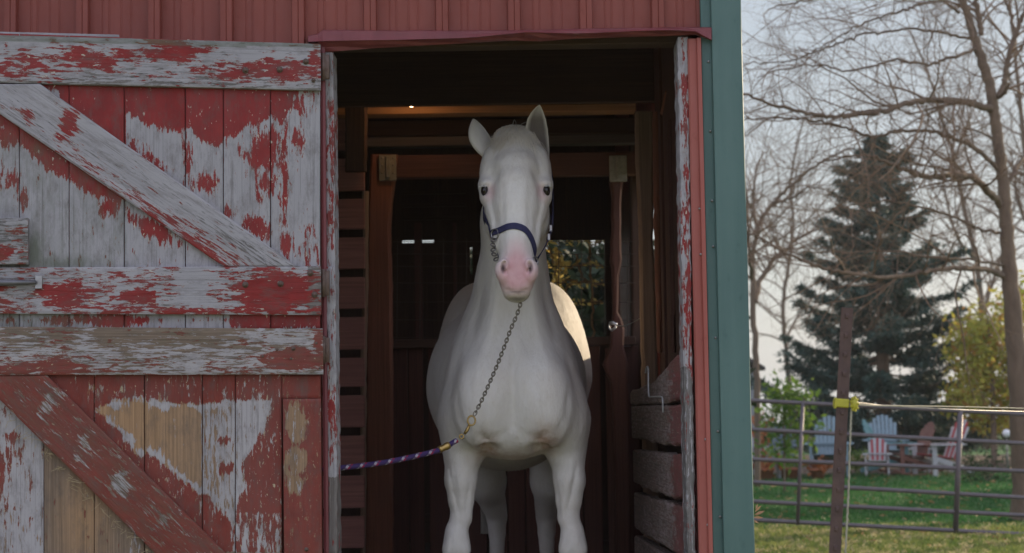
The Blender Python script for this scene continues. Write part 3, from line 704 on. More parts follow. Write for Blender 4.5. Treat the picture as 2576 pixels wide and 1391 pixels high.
# ---------------------------------------------------------------- the barn
YW = 6.0
barn = thing('barn', 'red metal-sided barn with green corner trim and a white-painted door frame', 'barn', (-.4, YW, 0))
def metal_paint(name, c1, c2, rough=.42, streak=.5):
    m, nt, b = newmat(name)
    v = coords(nt, 'Object', (14, 14, .8)); n = noise(nt, v, 1, 6, .6); n2 = noise(nt, coords(nt), 1.7, 5)
    n3 = noise(nt, coords(nt, 'Object', (1, 1, .6)), 26, 6, .7)
    c = mixc(nt, ramp(nt, n, [(.35, 0.), (.7, 1.)]), c1, c2)
    c = mixc(nt, ramp(nt, n2, [(.45, 0.), (.8, .35)]), c, tuple(min(1, x*1.35+.01) for x in c2))
    c = mixc(nt, ramp(nt, n3, [(.60, 0.), (.74, .45)]), c, tuple(x*.55 for x in c1))
    nt.links.new(c, b.inputs['Base Color']); nt.links.new(ramp(nt, n3, [(.3, rough), (.7, rough+.2)]), b.inputs['Roughness'])
    bump(nt, b, noise(nt, coords(nt, 'Object', (1, 1, .35)), 3.5, 3), .35, .02)
    return m
red_m = metal_paint('red_siding_paint', (.20, .046, .033), (.245, .060, .043), .55)
trim_m = metal_paint('red_trim_paint', (.145, .030, .035), (.20, .045, .050), .42)
salmon_m = metal_paint('salmon_trim_paint', (.30, .070, .052), (.36, .110, .088), .45)
green_m = metal_paint('green_trim_paint', (.062, .130, .118), (.085, .160, .146), .42)
roof_m = metal_paint('roof_paint', (.20, .21, .21), (.28, .28, .28), .5)
def sheet(mb, x0, x1, z0, z1, Y, flip=1, rib=.2646, ph=None):
    """ribbed steel sheet facing -Y, edges at x0,x1"""
    ph = PX(408, 60, YW) if ph is None else ph
    xs = {x0, x1}
    k0 = int((x0-ph)/rib)-1
    prof = []
    def h(x):
        u = (ph - x) % rib       # distance left of the bright right edge
        if u < .004: return .026*(u/.004)
        if u < .046: return .026
        if u < .052: return .026*(1-(u-.046)/.006)
        for c_ in (.115, .150, .195, .218):
            if abs(u-c_) < .005: return .0032*(1-abs(u-c_)/.005)
        return 0
    pts = [x0, x1]
    for k in range(k0, k0+int((x1-x0)/rib)+4):
        for u in (0, .004, .022, .024, .026, .046, .052, .110, .115, .120, .145, .15, .155, .19, .195, .2, .213, .218, .223):
            x = ph+k*rib-u
            if x0 < x < x1: pts.append(x)
    pts = sorted(pts); V = []
    for x in pts:
        y = Y-h(x); u = (ph-x) % rib
        if .023 < u < .025: y += .003
        V += [(x, y, z0), (x, y, z1)]
    n = len(pts); F = [(2*i, 2*i+2, 2*i+3, 2*i+1) for i in range(n-1)]
    mb.add(V, F)
xjl = PX(838, 300, YW); xjr = PX(1707, 300, YW)     # clear opening
hz = PZ(1290, 92, YW)                               # underside of the header
e = MB(); sheet(e, -6.2, -5.7, 0.10, 4.2, YW); sheet(e, -5.7, -2.55, 3.1, 4.2, YW); sheet(e, -2.55, PX(806, 300, YW), 0.10, 4.2, YW); sheet(e, PX(806, 300, YW), PX(1770, 60, YW), PZ(1290, 84, YW), 4.2, YW)  # wide gap at far left is an added, unseen opening for fill light inside
e.build('wall', red_m, barn)
# header flashing, bent and buckled
xs = [775, 800, 812, 860, 930, 1000, 1070, 1150, 1200, 1250, 1300, 1320, 1360, 1400, 1450, 1530, 1600, 1660, 1710, 1750, 1790]
top = [90, 84, 75, 75, 76, 77, 76, 77, 76.5, 76, 76, 75, 75, 74, 72, 71, 70, 69, 68, 68, 68]
mid = [106, 105, 104, 103, 102, 101, 99, 97, 94, 89, 84, 82, 83, 84, 85, 82, 79, 77, 77, 80, 101]
bot = [107, 106, 131, 128, 122, 118, 114, 110, 107, 104, 102, 103, 104, 101, 97, 95, 93, 91, 89, 88, 103]
V = []; 
for i, x in enumerate(xs):
    wv = .006*math.sin(i*1.7)
    V += [P(x, top[i], YW-.022), P(x, top[i]+2.0, YW-.048+wv), P(x, (top[i]+mid[i])/2, YW-.052+wv*1.5), P(x, mid[i]-1.0, YW-.058+wv), P(x, mid[i], YW-.050+wv), P(x, (mid[i]+bot[i])/2+1, YW-.028-wv), P(x, bot[i], YW-.012+wv), P(x, bot[i]-1, YW+.07)]
F = [(8*i+j, 8*i+8+j, 8*i+9+j, 8*i+1+j) for i in range(len(xs)-1) for j in range(7)]
F += [tuple(range(8)), tuple((len(xs)-1)*8+k for k in range(8))[::-1]]
e = MB(); e.add(V, F); tag(e.build('door_header_trim', trim_m, barn), 'buckled dark red flashing over the doorway')
e = MB(); e.add([P(812, 75.5, YW-.052), P(870, 75, YW-.052), P(870, 73.6, YW-.02), P(812, 74, YW-.02)], [(0, 1, 2, 3)])
# lintel board behind the flashing
def wplank(mb, x0, x1, z0, z1, y0, y1, axis='x', bev=.004, rot=None): mb.box((x0, y0, z0), (x1, y1, z1), bev, rot)
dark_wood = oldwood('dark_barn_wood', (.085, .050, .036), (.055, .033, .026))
brown_wood = oldwood('brown_barn_wood', (.120, .055, .043), (.08, .038, .034))
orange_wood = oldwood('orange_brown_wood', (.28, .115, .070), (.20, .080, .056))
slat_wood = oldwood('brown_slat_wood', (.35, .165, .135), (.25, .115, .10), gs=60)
pale_wood = oldwood('weathered_pale_wood', (.34, .23, .16), (.24, .15, .105))
e = MB(); e.box((xjl-.10, YW+.072, PZ(1290, 104, YW)), (xjr+.10, YW+.16, PZ(1290, 60, YW)), .004); e.build('lintel', dark_wood, barn)

# ---- left jamb and right jamb, chipped paint
def gridplank(mb, plane, c, th0, th1, mask, along='v', res=.008, wav=.0012, seed=0, sides=True, chamfer=.003, edge_jag=0):
    """board on a plane: c = four picture corners (tl, tr, br, bl), thickness from th0 to th1 in front of the plane, paint mask by picture point"""
    c = np.array(c, float)
    W3 = plane.hit(c[:, 0], c[:, 1]); lu = np.linalg.norm(W3[1]-W3[0]); lv = max(np.linalg.norm(W3[3]-W3[0]), np.linalg.norm(W3[2]-W3[1]))
    nu = max(2, int(lu/res)); nv = max(2, int(lv/res))
    s_ = np.linspace(0, 1, nu+1); t_ = np.linspace(0, 1, nv+1); Sg, Tg = np.meshgrid(s_, t_, indexing='ij')
    W = ((1-Sg)*(1-Tg))[..., None]*c[0]+(Sg*(1-Tg))[..., None]*c[1]+(Sg*Tg)[..., None]*c[2]+((1-Sg)*Tg)[..., None]*c[3]
    # world bilinear instead of picture bilinear
    Q = ((1-Sg)*(1-Tg))[..., None]*W3[0]+(Sg*(1-Tg))[..., None]*W3[1]+(Sg*Tg)[..., None]*W3[2]+((1-Sg)*Tg)[..., None]*W3[3]
    nrm = plane.n if plane.n[1] < 0 else -plane.n
    r = np.random.RandomState(seed+17); a1, a2, a3 = r.rand(3)*6
    du = Sg*lu; dv = Tg*lv
    dd = np.minimum(np.minimum(du, lu-du), np.minimum(dv, lv-dv))
    if edge_jag:
        jl = edge_jag*(np.interp(t_*lv, np.arange(0, lv+.05, .02), r.rand(len(np.arange(0, lv+.05, .02)))-.5))[None, :]
        ex = plane.eu*(1 if (W3[1]-W3[0]) @ plane.eu > 0 else -1)
        Q = Q + (jl*np.where(du < .012, 1, 0)+jl[:, ::-1]*np.where(lu-du < .012, 1, 0))[..., None]*ex
    hgt = th1+wav*(np.sin(du*5+a1)+np.sin(dv*3.3+a2)*1.1+.6*np.sin(du*23+dv*2+a3)) - np.clip(chamfer-dd, 0, chamfer)*.9
    Q = Q+hgt[..., None]*nrm
    M = np.stack(mask(W[..., 0], W[..., 1]), -1)
    # picture point of each vertex (world bilinear vs picture bilinear differ by a pixel at most)
    off = r.rand(2)*7
    if along == 'v': uv = np.stack([dv+off[0], du+off[1]], -1)
    else: uv = np.stack([du+off[0], dv+off[1]], -1)
    n1 = nv+1; idx = np.arange((nu+1)*n1).reshape(nu+1, n1)
    f = np.stack([idx[:-1, :-1], idx[:-1, 1:], idx[1:, 1:], idx[1:, :-1]], -1).reshape(-1, 4)
    V = [Q.reshape(-1, 3)]; UV = [uv.reshape(-1, 2)]; A = [M.reshape(-1, 4)]; F = f.tolist(); nn = (nu+1)*n1
    if sides:
        loop = np.concatenate([idx[:, 0], idx[-1, 1:], idx[::-1, -1][1:], idx[0, ::-1][1:-1]])
        back = Q.reshape(-1, 3)[loop]; base = back-nrm*(hgt.reshape(-1)[loop]-th0)[:, None]
        V.append(back); V.append(base); UV.append(uv.reshape(-1, 2)[loop]); UV.append(uv.reshape(-1, 2)[loop]+(0, .03)); A.append(M.reshape(-1, 4)[loop]); A.append(M.reshape(-1, 4)[loop])
        L = len(loop)
        for i in range(L):
            j = (i+1) % L; F.append((nn+i, nn+j, nn+L+j, nn+L+i))
    mb.add(np.concatenate(V), F, np.concatenate(UV), {'mask': np.concatenate(A)})
def ellf(x, y, cx, cy, rx, ry, ang=0):
    a = rad(ang); dx, dy = x-cx, y-cy; u = dx*math.cos(a)+dy*math.sin(a); v = -dx*math.sin(a)+dy*math.cos(a)
    return (1-np.sqrt((u/rx)**2+(v/ry)**2))*min(rx, ry)
def polyf(x, y, pts):
    """signed distance (positive inside) to a polygon"""
    pts = np.array(pts, float); d = np.full(x.shape, 1e9); ins = np.zeros(x.shape, bool)
    for i in range(len(pts)):
        a, b_ = pts[i], pts[(i+1) % len(pts)]; e_ = b_-a; wx, wy = x-a[0], y-a[1]
        t = np.clip((wx*e_[0]+wy*e_[1])/(e_ @ e_), 0, 1); d = np.minimum(d, np.hypot(wx-t*e_[0], wy-t*e_[1]))
        c1 = (a[1] <= y) & (b_[1] > y) | (b_[1] <= y) & (a[1] > y)
        xx = a[0]+(y-a[1])/(e_[1] if e_[1] else 1e-9)*e_[0]; ins ^= c1 & (x < xx)
    return np.where(ins, d, -d)
def fld(s, soft=34.): return .5+.5*np.clip(s/soft, -1, 1)     # signed px -> 0..1
def mxs(*a):
    r = a[0]
    for b_ in a[1:]: r = np.maximum(r, b_)
    return r
pw = paint_wood('flaking_red_and_white_paint')
pw2 = paint_wood('flaking_paint_lower_door', red=(.225, .040, .027), white=(.42, .40, .41), tan=(.40, .25, .14), grey=(.17, .145, .125), cream=(.44, .37, .25))
wallp = Plane((0, YW, 0), (1, 0, 0), (0, 0, 1))
def jmask(x, y):
    r = mxs(fld(ellf(x, y, 835, 380, 7, 70)), fld(ellf(x, y, 832, 560, 8, 60)), fld(ellf(x, y, 818, 1000, 8, 120)), fld(ellf(x, y, 836, 1060, 6, 60)), np.full(x.shape, .30))
    return r, np.where(y > 1200, .22, .62)+0*x, 0*x+.1, np.where(y < 700, .25, .12)+0*x
e = MB(); gridplank(e, wallp, [(818, 132, ), (839, 132), (850, 1391), (829, 1391)], -.12, .012, jmask, 'v', .006, seed=1, edge_jag=.003)
o = e.build('door_jamb', pw, barn, True); tag(o, 'left door jamb with flaking grey-white paint')
e = MB(); gridplank(e, wallp, [(829, 1391), (850, 1391), (853.2, 1900), (832.2, 1900)], -.12, .012, jmask, 'v', .012, seed=2); e.build('door_jamb', pw, barn, True)
e = MB(); gridplank(e, wallp, [(807, 112), (819, 112), (829, 1391), (817, 1391)], -.02, .030, lambda x, y: (0*x+.62, 0*x+.45, 0*x, 0*x+.2), 'v', .006, seed=3); tag(e.build('door_casing', trim_m, barn), 'narrow dark red casing beside the door hinges')
e = MB(); gridplank(e, wallp, [(823, 672), (845, 672), (850.5, 1391), (829, 1391)], .013, .024, jmask, 'v', .006, seed=4, edge_jag=.006); e.build('jamb_cover_board', pw, barn, True)
def jr(x, y):
    r = mxs(fld(ellf(x, y, 1726+(y-100)*.0148-4, 330, 5, 110)), fld(ellf(x, y, 1722, 620, 7, 60)), fld(ellf(x, y, 1731, 760, 8, 70)), fld(ellf(x, y, 1740, 860, 7, 50)), np.full(x.shape, .30))
    return r, np.where(y > 930, .36, .74)+0*x, 0*x, 0*x+.18
e = MB(); gridplank(e, wallp, [(1704, 94), (1729, 94), (1748, 1391), (1729, 1391)], -.13, .010, jr, 'v', .006, seed=5, edge_jag=.005); tag(e.build('door_jamb', pw, barn, True), 'right door jamb with cracked white paint')
e = MB(); gridplank(e, wallp, [(1729, 1391), (1748, 1391), (1753, 1900), (1734, 1900)], -.13, .010, jr, 'v', .012, seed=6); e.build('door_jamb', pw, barn, True)
# red corner strip and green corner trim (folded metal)
def fold(mb, prof, z0, z1, n=24, wob=.0):
    V = []; m_ = len(prof)
    for i in range(n+1):
        z = z0+(z1-z0)*i/n
        for k, (x, y) in enumerate(prof): V.append((x, y+wob*math.sin(z*5+k*1.3), z))
    mb.add(V, [(i*m_+k, i*m_+k+1, (i+1)*m_+k+1, (i+1)*m_+k) for i in range(n) for k in range(m_-1)])
xr0 = PX(1728, 100, YW); xr1 = PX(1758, 100, YW); xg0 = PX(1763.5, 100, YW); xg1 = PX(1788, 100, YW); xg2 = PX(1862.5, 100, YW)
zb = 0.05
e = MB(); fold(e, [(xr0, YW+.03), (xr0, YW-.014), (xr0+.006, YW-.020), (xr1-.014, YW-.020), (xr1-.010, YW-.034), (xr1+.004, YW-.034), (xr1+.006, YW-.012)], zb, PZ(1740, 100, YW), 30, .0012); tag(e.build('corner_strip', salmon_m, barn), 'narrow faded red metal strip beside the doorway')
e = MB(); fold(e, [(xg0-.003, YW-.010), (xg0, YW-.016), (xg1-.003, YW-.016), (xg1, YW-.040), (xg2-.003, YW-.043), (xg2, YW-.040), (xg2+.001, YW+.16), (xg2-.02, YW+.165)], zb, 4.2, 60, .0016); tag(e.build('corner_trim', green_m, barn), 'tall green metal corner trim')
for y in (155, 330, 505, 620, 850, 1085, 1300):
    for x_ in (1781, 1750):
        if (x_ == 1750) and y in (155, 330, 850): continue
        xx = x_+(y-100)*.0255; e = MB(); e.ball(P(xx, y+(20 if x_ == 1750 else 0), YW-.024 if x_ == 1750 else YW-.018), .0052, 10, 6); e.build('screw', steel, barn, True)
# door leaves, hung on the left, swung open against the wall
ang = rad(9.5)
dplane = Plane(P(806, 500, YW-.045), (math.cos(ang), math.sin(ang), 0), (0, 0, 1))
def noisef(x, y, s, seed=0):
    r = np.random.RandomState(seed); v = 0*x
    for k in range(5):
        a, b_, c_ = r.rand(3)*6.28; f = s*(1.5**k); v = v+np.sin(x*f*math.cos(a)+y*f*math.sin(a)+b_)*.8**k
    return v/2.4
def up_boards(x, y):
    bx = [-80, 0, 150, 187, 250, 313, 318, 378, 448, 477, 522, 552, 572, 597, 617, 667, 686, 706, 746, 770, 810]
    by = [232, 232, 232, 800, 800, 800, 290, 320, 338, 322, 372, 366, 352, 343, 326, 312, 298, 322, 245, 226, 226]
    up = (np.interp(x, bx, by)-y)*.8
    up = np.where(y > 292+x*.681, -99, up)
    r = mxs(fld(up, 20), fld(ellf(x, y, 372, 395, 46, 13, 40)), fld(ellf(x, y, 398, 425, 14, 10)), fld(ellf(x, y, 716, 440, 9, 95), 26), fld(ellf(x, y, 665, 380, 50, 60), 60)*.93,
            fld(ellf(x, y, 745, 350, 12, 35)), fld(ellf(x, y, 668, 470, 30, 40), 40)*.92, fld(ellf(x, y, 647, 570, 34, 22, 35)), fld(ellf(x, y, 722, 622, 17, 32, -15)), fld(ellf(x, y, 781, 628, 9, 44)),
            fld(ellf(x, y, 583, 534, 12, 14)), fld(ellf(x, y, 505, 465, 32, 26), 40)*.92, fld(ellf(x, y, 387, 580, 55, 22, 27)), fld(ellf(x, y, 408, 600, 18, 16)), fld(ellf(x, y, 274, 520, 20, 30), 26),
            fld(ellf(x, y, 24, 340, 40, 24)), fld(ellf(x, y, 24, 450, 30, 26), 40)*.92, fld(ellf(x, y, 56, 505, 10, 16)), fld(ellf(x, y, 470, 400, 10, 60), 20)*.9, fld(ellf(x, y, 640, 250, 200, 40), 50))
    # along the lower edge of the brace
    lb = 288+x*.681; d = y-lb; bd = np.interp(x, [0, 60, 120, 200, 250, 300, 330], [30, 45, 62, 50, 45, 20, -30])-d
    r = np.maximum(r, np.where((x < 330) & (y > lb-12), fld(bd, 26), 0))
    knee = 1*(d > -20)
    strip = fld(12-np.abs(y-806)+16*noisef(x, y*0, .012, 3)+np.where(x > 580, 10, -6), 22); r = np.where(y > 790, strip, r)
    r = np.where((x > 752) & (y < 560), np.minimum(r, .42), r)
    r = np.maximum(r, .22+.10*noisef(x, y, .01, 5))
    wv = .88-.16*np.clip((y-500)/180, 0, 1)*(x < 320)
    ms = mxs(fld(ellf(x, y, 88, 640, 22, 56), 30)*1.0, fld(ellf(x, y, 140, 668, 150, 26), 40)*.85, fld(ellf(x, y, 95, 378, 26, 24), 30)*.7, np.where((x < 320) & (d > 0), .36, .12), np.where(y > 792, .5*(x < 220), 0), fld(ellf(x, y, 560, 590, 26, 40), 50)*.5)
    return r, wv+0*x, 0*x+.12, ms
def up_top(x, y):
    r = mxs(fld(ellf(x, y, 425, 132, 78, 30), 40), fld(ellf(x, y, 215, 155, 100, 26), 60)*.97, fld(ellf(x, y, 655, 186, 160, 22), 40), fld(ellf(x, y, 725, 165, 60, 10), 26), fld(ellf(x, y, 790, 150, 14, 26), 26), fld(ellf(x, y, 60, 175, 110, 34), 70)*.86, fld(ellf(x, y, 16, 120, 5, 9), 14), .27+.07*noisef(x, y, .02, 2))
    return r, .74-.22*np.clip((y-160)/60, 0, 1)+0*x, 0*x+.05, np.where(y < 112+.02*x, .60, .14)+0*x
def up_brace(x, y):
    ub = 216+(x-104)*.709; d = y-ub        # distance below the upper edge (px, vertical)
    low = np.clip((d-55)/60, 0, 1)
    r = mxs(fld(ellf(x, y, 174, 312, 20, 40, 10), 26), fld(ellf(x, y, 152, 350, 14, 16)), fld(ellf(x, y, 72, 290, 10, 14)), .26+.22*low*np.clip((x-60)/200, 0, 1)+.10*noisef(x, y, .02, 8)+.08*np.clip((x-350)/100, 0, 1)*low)
    r = np.where((x > 420) & (d > 60), r+.06, r)
    return r, .70+.12*np.clip((90-d)/90, 0, 1)-.20*np.clip((x-200)/400, 0, 1)*(d < 60), 0*x, .22+0*x
def up_mid(x, y):
    r = mxs(fld(ellf(x, y, 160, 742, 70, 34), 34), fld(ellf(x, y, 690, 735, 110, 52), 34), np.clip(fld(12-np.abs(y-784), 16)*(.62+.2*np.clip((x-250)/200, 0, 1)), 0, 1), fld(ellf(x, y, 370, 752, 110, 34), 50)*.97, .44+.10*noisef(x, y, .015, 9))
    r = np.where((x > 385) & (x < 560) & (y < 770), np.minimum(r, .44-.25*np.clip(1-np.abs(x-480)/60, 0, 1)), r)
    r = np.where(y < 690, np.minimum(r, .40+.2*(x > 560)), r)
    return r, .66+.2*np.clip(1-np.abs(x-480)/70, 0, 1)-.3*(x > 770), 0*x+.1, np.where((x < 90) | (x > 770), .3, .15)+0*x
def lo_top(x, y):
    r = mxs(fld(ellf(x, y, 735, 905, 88, 30), 24), fld(ellf(x, y, 800, 860, 12, 40), 24), fld(ellf(x, y, 100, 925, 160, 26), 40), .30+.12*noisef(x, y, .02, 12)+.10*np.clip((y-880)/50, 0, 1))
    wv = mxs(.36+.20*np.clip((y-850)/40, 0, 1)+.05*noisef(x, y, .03, 13), fld(ellf(x, y, 700, 850, 130, 24), 40)*.95, fld(ellf(x, y, 560, 890, 240, 16), 60)*.85)
    return r, wv, 0*x+.25, .30+0*x
TRI = [(268, 1012), (356, 1001), (372, 1004), (400, 1009), (504, 1018), (600, 1008), (685, 1007), (680, 1050), (657, 1094), (630, 1139), (608, 1177), (619, 1221), (603, 1264), (581, 1319), (548, 1276), (526, 1248), (493, 1243), (427, 1182), (373, 1144), (350, 1155), (307, 1100), (241, 1034)]
def lo_boards(x, y):
    s = polyf(x, y, TRI)
    ins = fld(s, 16); rimw = fld(9+9*noisef(x, y, .06, 77)-np.abs(s-8), 18)*(.86+.2*noisef(x, y, .02, 78))
    lb = 1001+x*.985 + np.where(x > 219, (x-219)*.0, 0)       # lower edge of the brace
    below = (y > np.interp(x, [-80, 0, 110, 219, 394], [930, 1001, 1111, 1221, 1391]))
    r = 1-ins
    r = np.minimum(r, .70+.06*noisef(x, y, .03, 21))
    r = np.maximum(r, np.where(s > 0, fld(ellf(x, y, 560, 1110, 26, 10), 20)*.9, 0)); r = np.maximum(r, fld(ellf(x, y, 566, 1180, 24, 16), 24)*.9)
    wv = mxs(rimw*1.0, np.where(x > 505, .62, .20)+.08*noisef(x, y, .03, 22), np.where(s < 0, .55, 0))
    r = np.where((y > 1290) & (x > 590) & (x < 709), np.minimum(r, .53), r)
    # below the brace
    rb = mxs(fld(ellf(x, y, -20, 1180, 44, 60), 40), fld(ellf(x, y, 30, 1100, 26, 16), 30)*.93, .30+.08*noisef(x, y, .03, 23)+0*x)
    rb = np.where(x > 112, .22, rb)
    r = np.where(below, rb, r)
    wv = np.where(below, np.where(x < 112, .80-.14*np.clip((y-1200)/150, 0, 1), .18+.25*np.clip(1-np.abs(x-345)/30, 0, 1)*(y > 1330)), wv)
    tn = np.where(below, np.where(x < 112, .6, .35+.65*fld(ellf(x, y, 212, 1320, 50, 90), 40)), .55+.45*np.clip(1-(x-364)/200, 0, 1))
    return r, wv, tn, np.where(below, .24, .12)+0*x
def lo_batten(x, y):
    r = mxs(1-mxs(fld(ellf(x, y, 745, 1060, 24, 55), 24), fld(ellf(x, y, 742, 1160, 26, 40), 24), fld(ellf(x, y, 742, 1220, 22, 26), 24)), 0)
    r = np.minimum(r, .70+.05*noisef(x, y, .03, 31))
    return r, .30+0*x, .7+0*x, .22+0*x
def lo_brace(x, y):
    sp = mxs(fld(ellf(x, y, 214, 1106, 18, 20), 20), fld(ellf(x, y, 197, 1150, 24, 18), 20), fld(ellf(x, y, 305, 1214, 30, 46, -20), 30), fld(ellf(x, y, 400, 1290, 60, 30, 45), 60)*.8, fld(ellf(x, y, 120, 1000, 40, 60), 70)*.8)
    sp = sp*(.74+.30*noisef(x, y, .05, 91)+.1*noisef(x, y, .11, 92))
    r = np.minimum(1-sp, .66+.05*noisef(x, y, .03, 33))
    return r, .36+.2*sp, .25+0*x, .34+0*x
leaf_u = 'upper half of the split door, flaking to grey-white with red patches'
def vb(mb, xs_, ytop, ybot, th0, th1, mask, res, seed0, gap=1.1, slope=0):
    for i in range(len(xs_)-1):
        a, b_ = xs_[i]+gap, xs_[i+1]-gap
        yt = lambda x: ytop(x) if callable(ytop) else ytop
        yb = lambda x: ybot(x) if callable(ybot) else ybot
        gridplank(mb, dplane, [(a, yt(a)), (b_, yt(b_)), (b_-0*slope, yb(b_)), (a-0*slope, yb(a))], th0, th1+.0016*((i*7) % 3-1), mask, 'v', res, seed=seed0+i)
def ln(x0, y0, x1, y1): return lambda x: y0+(y1-y0)*(x-x0)/(x1-x0)
e = MB(); vb(e, [-75, 50, 175, 313, 467, 562, 680, 806], ln(0, 86, 805, 113), ln(0, 836, 805, 826), .0, .018, up_boards, .0065, 100)
ud = e.build('upper_door', pw, barn, True); tag(ud, 'upper half of the split door, flaking grey-white paint with red patches')
e = MB(); gridplank(e, dplane, [(-78, 92), (805, 116), (806, 232), (-78, 211)], .0185, .045, up_top, 'u', .0065, seed=121, wav=.002); e.build('rail', pw, ud, True)
e = MB(); gridplank(e, dplane, [(-78, 675.5), (806, 672), (807, 793.5), (-78, 790)], .0185, .045, up_mid, 'u', .0065, seed=122, wav=.002); e.build('rail', pw, ud, True)
def brace(mb, pts, mask, th0, th1, seed):
    """slanted board: tl, tr, br, bl picture corners with grain along the slant"""
    gridplank(mb, dplane, pts, th0, th1, mask, 'v', .0065, seed=seed, wav=.0015)
e = MB(); brace(e, [(-78, 213.5), (104, 217), (745, 671.5), (560, 672.5)], lambda x, y: up_brace(x, y), .0185, .042, 130)
# the brace is a parallelogram: top edge piece, slanted run
e = MB(); gridplank(e, dplane, [(-78, 234), (-78, 86.9+.0), (745, 671.5), (562, 671.5)], .0185, .0415, up_brace, 'v', .0065, seed=131) if False else None
e = MB()
def para(mb, plane, up0, up1, lo0, lo1, ytop, ybot, th0, th1, mask, seed, res=.0065, wav=.0015):
    """slanted board between an upper edge line and a lower edge line, clipped between two horizontals"""
    up = ln(*up0, *up1); lo = ln(*lo0, *lo1)
    mu = (up1[1]-up0[1])/(up1[0]-up0[0]); ml = (lo1[1]-lo0[1])/(lo1[0]-lo0[0])
    xu_t = up0[0]+(ytop-up0[1])/mu; xl_t = lo0[0]+(ytop-lo0[1])/ml; xu_b = up0[0]+(ybot-up0[1])/mu; xl_b = lo0[0]+(ybot-lo0[1])/ml
    gridplank(mb, plane, [(xl_t, ytop), (xu_t, ytop), (xu_b, ybot), (xl_b, ybot)], th0, th1, mask, 'v', res, seed=seed, wav=wav)
para(e, dplane, (104, 216), (746, 671.5), (0, 288), (562, 671.5), 216.5, 671.5, .0185, .0415, up_brace, 131); e.build('brace', pw, ud, True)
e = MB(); gridplank(e, dplane, [(-78, 552), (75, 552), (76, 668), (-78, 668)], .0185, .056, lambda x, y: (mxs(fld(ellf(x, y, 25, 640, 34, 18), 30), .36+0*x), .55+0*x, 0*x, .35+0*x), 'u', .0065, seed=133); tag(e.build('block', pw, ud, True), 'short grey block at the left edge of the door')
e = MB(); gridplank(e, dplane, [(-78, 79), (300, 89), (300, 97), (-78, 91)], -.02, .012, lambda x, y: (0*x+.1, 0*x+.95, 0*x, 0*x+.1), 'u', .01, seed=134); e.build('top_strip', pw, ud, True)
bolt_m = plain('rusty_bolt', (.10, .055, .04), (.17, .13, .11), 60, .6, .4, bstr=.4, bscale=200, bdist=.002)
def bolt(x, y, off, parent, r=.0095, washer=True):
    m_ = MB(); p = dplane.hit(x, y); nn = -dplane.n if dplane.n[1] > 0 else dplane.n; p = p+nn*off
    if washer: m_.tube([p, p+nn*.0025], r*1.25, 16)
    m_.tube([p+nn*.0025, p+nn*.006, p+nn*.0085], [r*.8, r*.72, r*.35], 12); m_.build('bolt', bolt_m, parent, True)
for x, y in ((617, 183), (703, 181), (768, 161), (787, 208), (617, 718), (705, 716), (779, 689), (790, 743)): bolt(x, y, .045, ud, .009 if y not in (208,) else .006)
# the sliding latch
e = MB(); nn = -dplane.n if dplane.n[1] > 0 else dplane.n
a_, b_ = dplane.hit(-70, 712)+nn*.056, dplane.hit(95, 713)+nn*.056
e.tube([a_, a_*.5+b_*.5+np.array([0, -.004, -.002]), b_], [.010, .012, .007], 10); lt = e.build('latch', plain('dull_bolt_metal', (.20, .20, .22), (.14, .14, .15), 40, .5, .7), ud, True)
e = MB(); c0 = dplane.hit(101, 712)+nn*.046; e.box(c0+np.array([-.012, -.006, -.024]), c0+np.array([.013, .004, .024]), .002); e.build('latch_plate', steel, lt)
# lower leaf
e = MB(); vb(e, [-75, 112, 238, 364, 509.5, 592, 709], ln(0, 836, 805, 840), ln(0, 1700, 805, 1700), -.004, .018, lo_boards, .0065, 200)
ld = e.build('lower_door', pw2, barn, True); tag(ld, 'lower half of the split door, dull red paint worn to tan wood')
e = MB(); gridplank(e, dplane, [(-78, 822.5), (810, 828), (812, 942), (-78, 944)], .0185, .047, lo_top, 'u', .0065, seed=221, wav=.0025); e.build('rail', pw2, ld, True)
e = MB(); para(e, dplane, (129, 952), (570, 1391), (0, 1001.5), (394, 1391), 944, 1600, .0185, .043, lo_brace, 222); e.build('brace', pw2, ld, True)
e = MB(); gridplank(e, dplane, [(711, 1003), (806, 1003), (812, 1700), (717, 1700)], -.004, .030, lo_batten, 'v', .0065, seed=223); e.build('edge_batten', pw2, ld, True)
e = MB(); gridplank(e, dplane, [(709, 944), (806, 944), (806, 1002), (709, 1002)], -.004, .016, lo_batten, 'v', .0065, seed=224); e.build('edge_batten', pw2, ld, True)
e = MB(); gridplank(e, dplane, [(-78, 1601), (709, 1601), (709, 1690), (-78, 1690)], .0185, .045, lo_batten, 'u', .012, seed=225); e.build('rail', pw2, ld, True)
for x, y in ((660, 897), (696, 880), (737, 878), (731, 903), (794, 864), (803, 927), (770, 1380)): bolt(x, y, .047 if y < 1000 else .030, ld, .0062, y in (864, 878, 1380))
def hinge(y0, par):
    m_ = MB(); p = P(813.5, y0, YW-.060); m_.tube([p+np.array([0, 0, -.05]), p+np.array([0, 0, .05])], .008, 10)
    m_.box(p+np.array([.002, -.004, -.045]), p+np.array([.022, .012, .045]), .002); m_.build('hinge', bolt_m, par, True)
for y, par in ((168, ud), (712, ud), (880, ld), (1500, ld)): hinge(y, par)
e = MB()
for k in range(60):      # whiskers of hay and webs caught on the lower brace
    t = rnd.random(); x = 20+t*380; y = 1015+(x)*1.0+rnd.uniform(-6, 14); p = dplane.hit(x, y)+nn*.03
    e.tube([p, p+np.array([rnd.gauss(0, .012), -.008-.01*rnd.random(), -.010*rnd.random()]), p+np.array([rnd.gauss(0, .02), -.012, -.03*rnd.random()])], .0008, 3)
hay_m = plain('straw', (.30, .23, .12), (.42, .34, .2), 20, .8, bstr=0)
tag(e.build('straw_whiskers', hay_m, ld), kind='stuff')

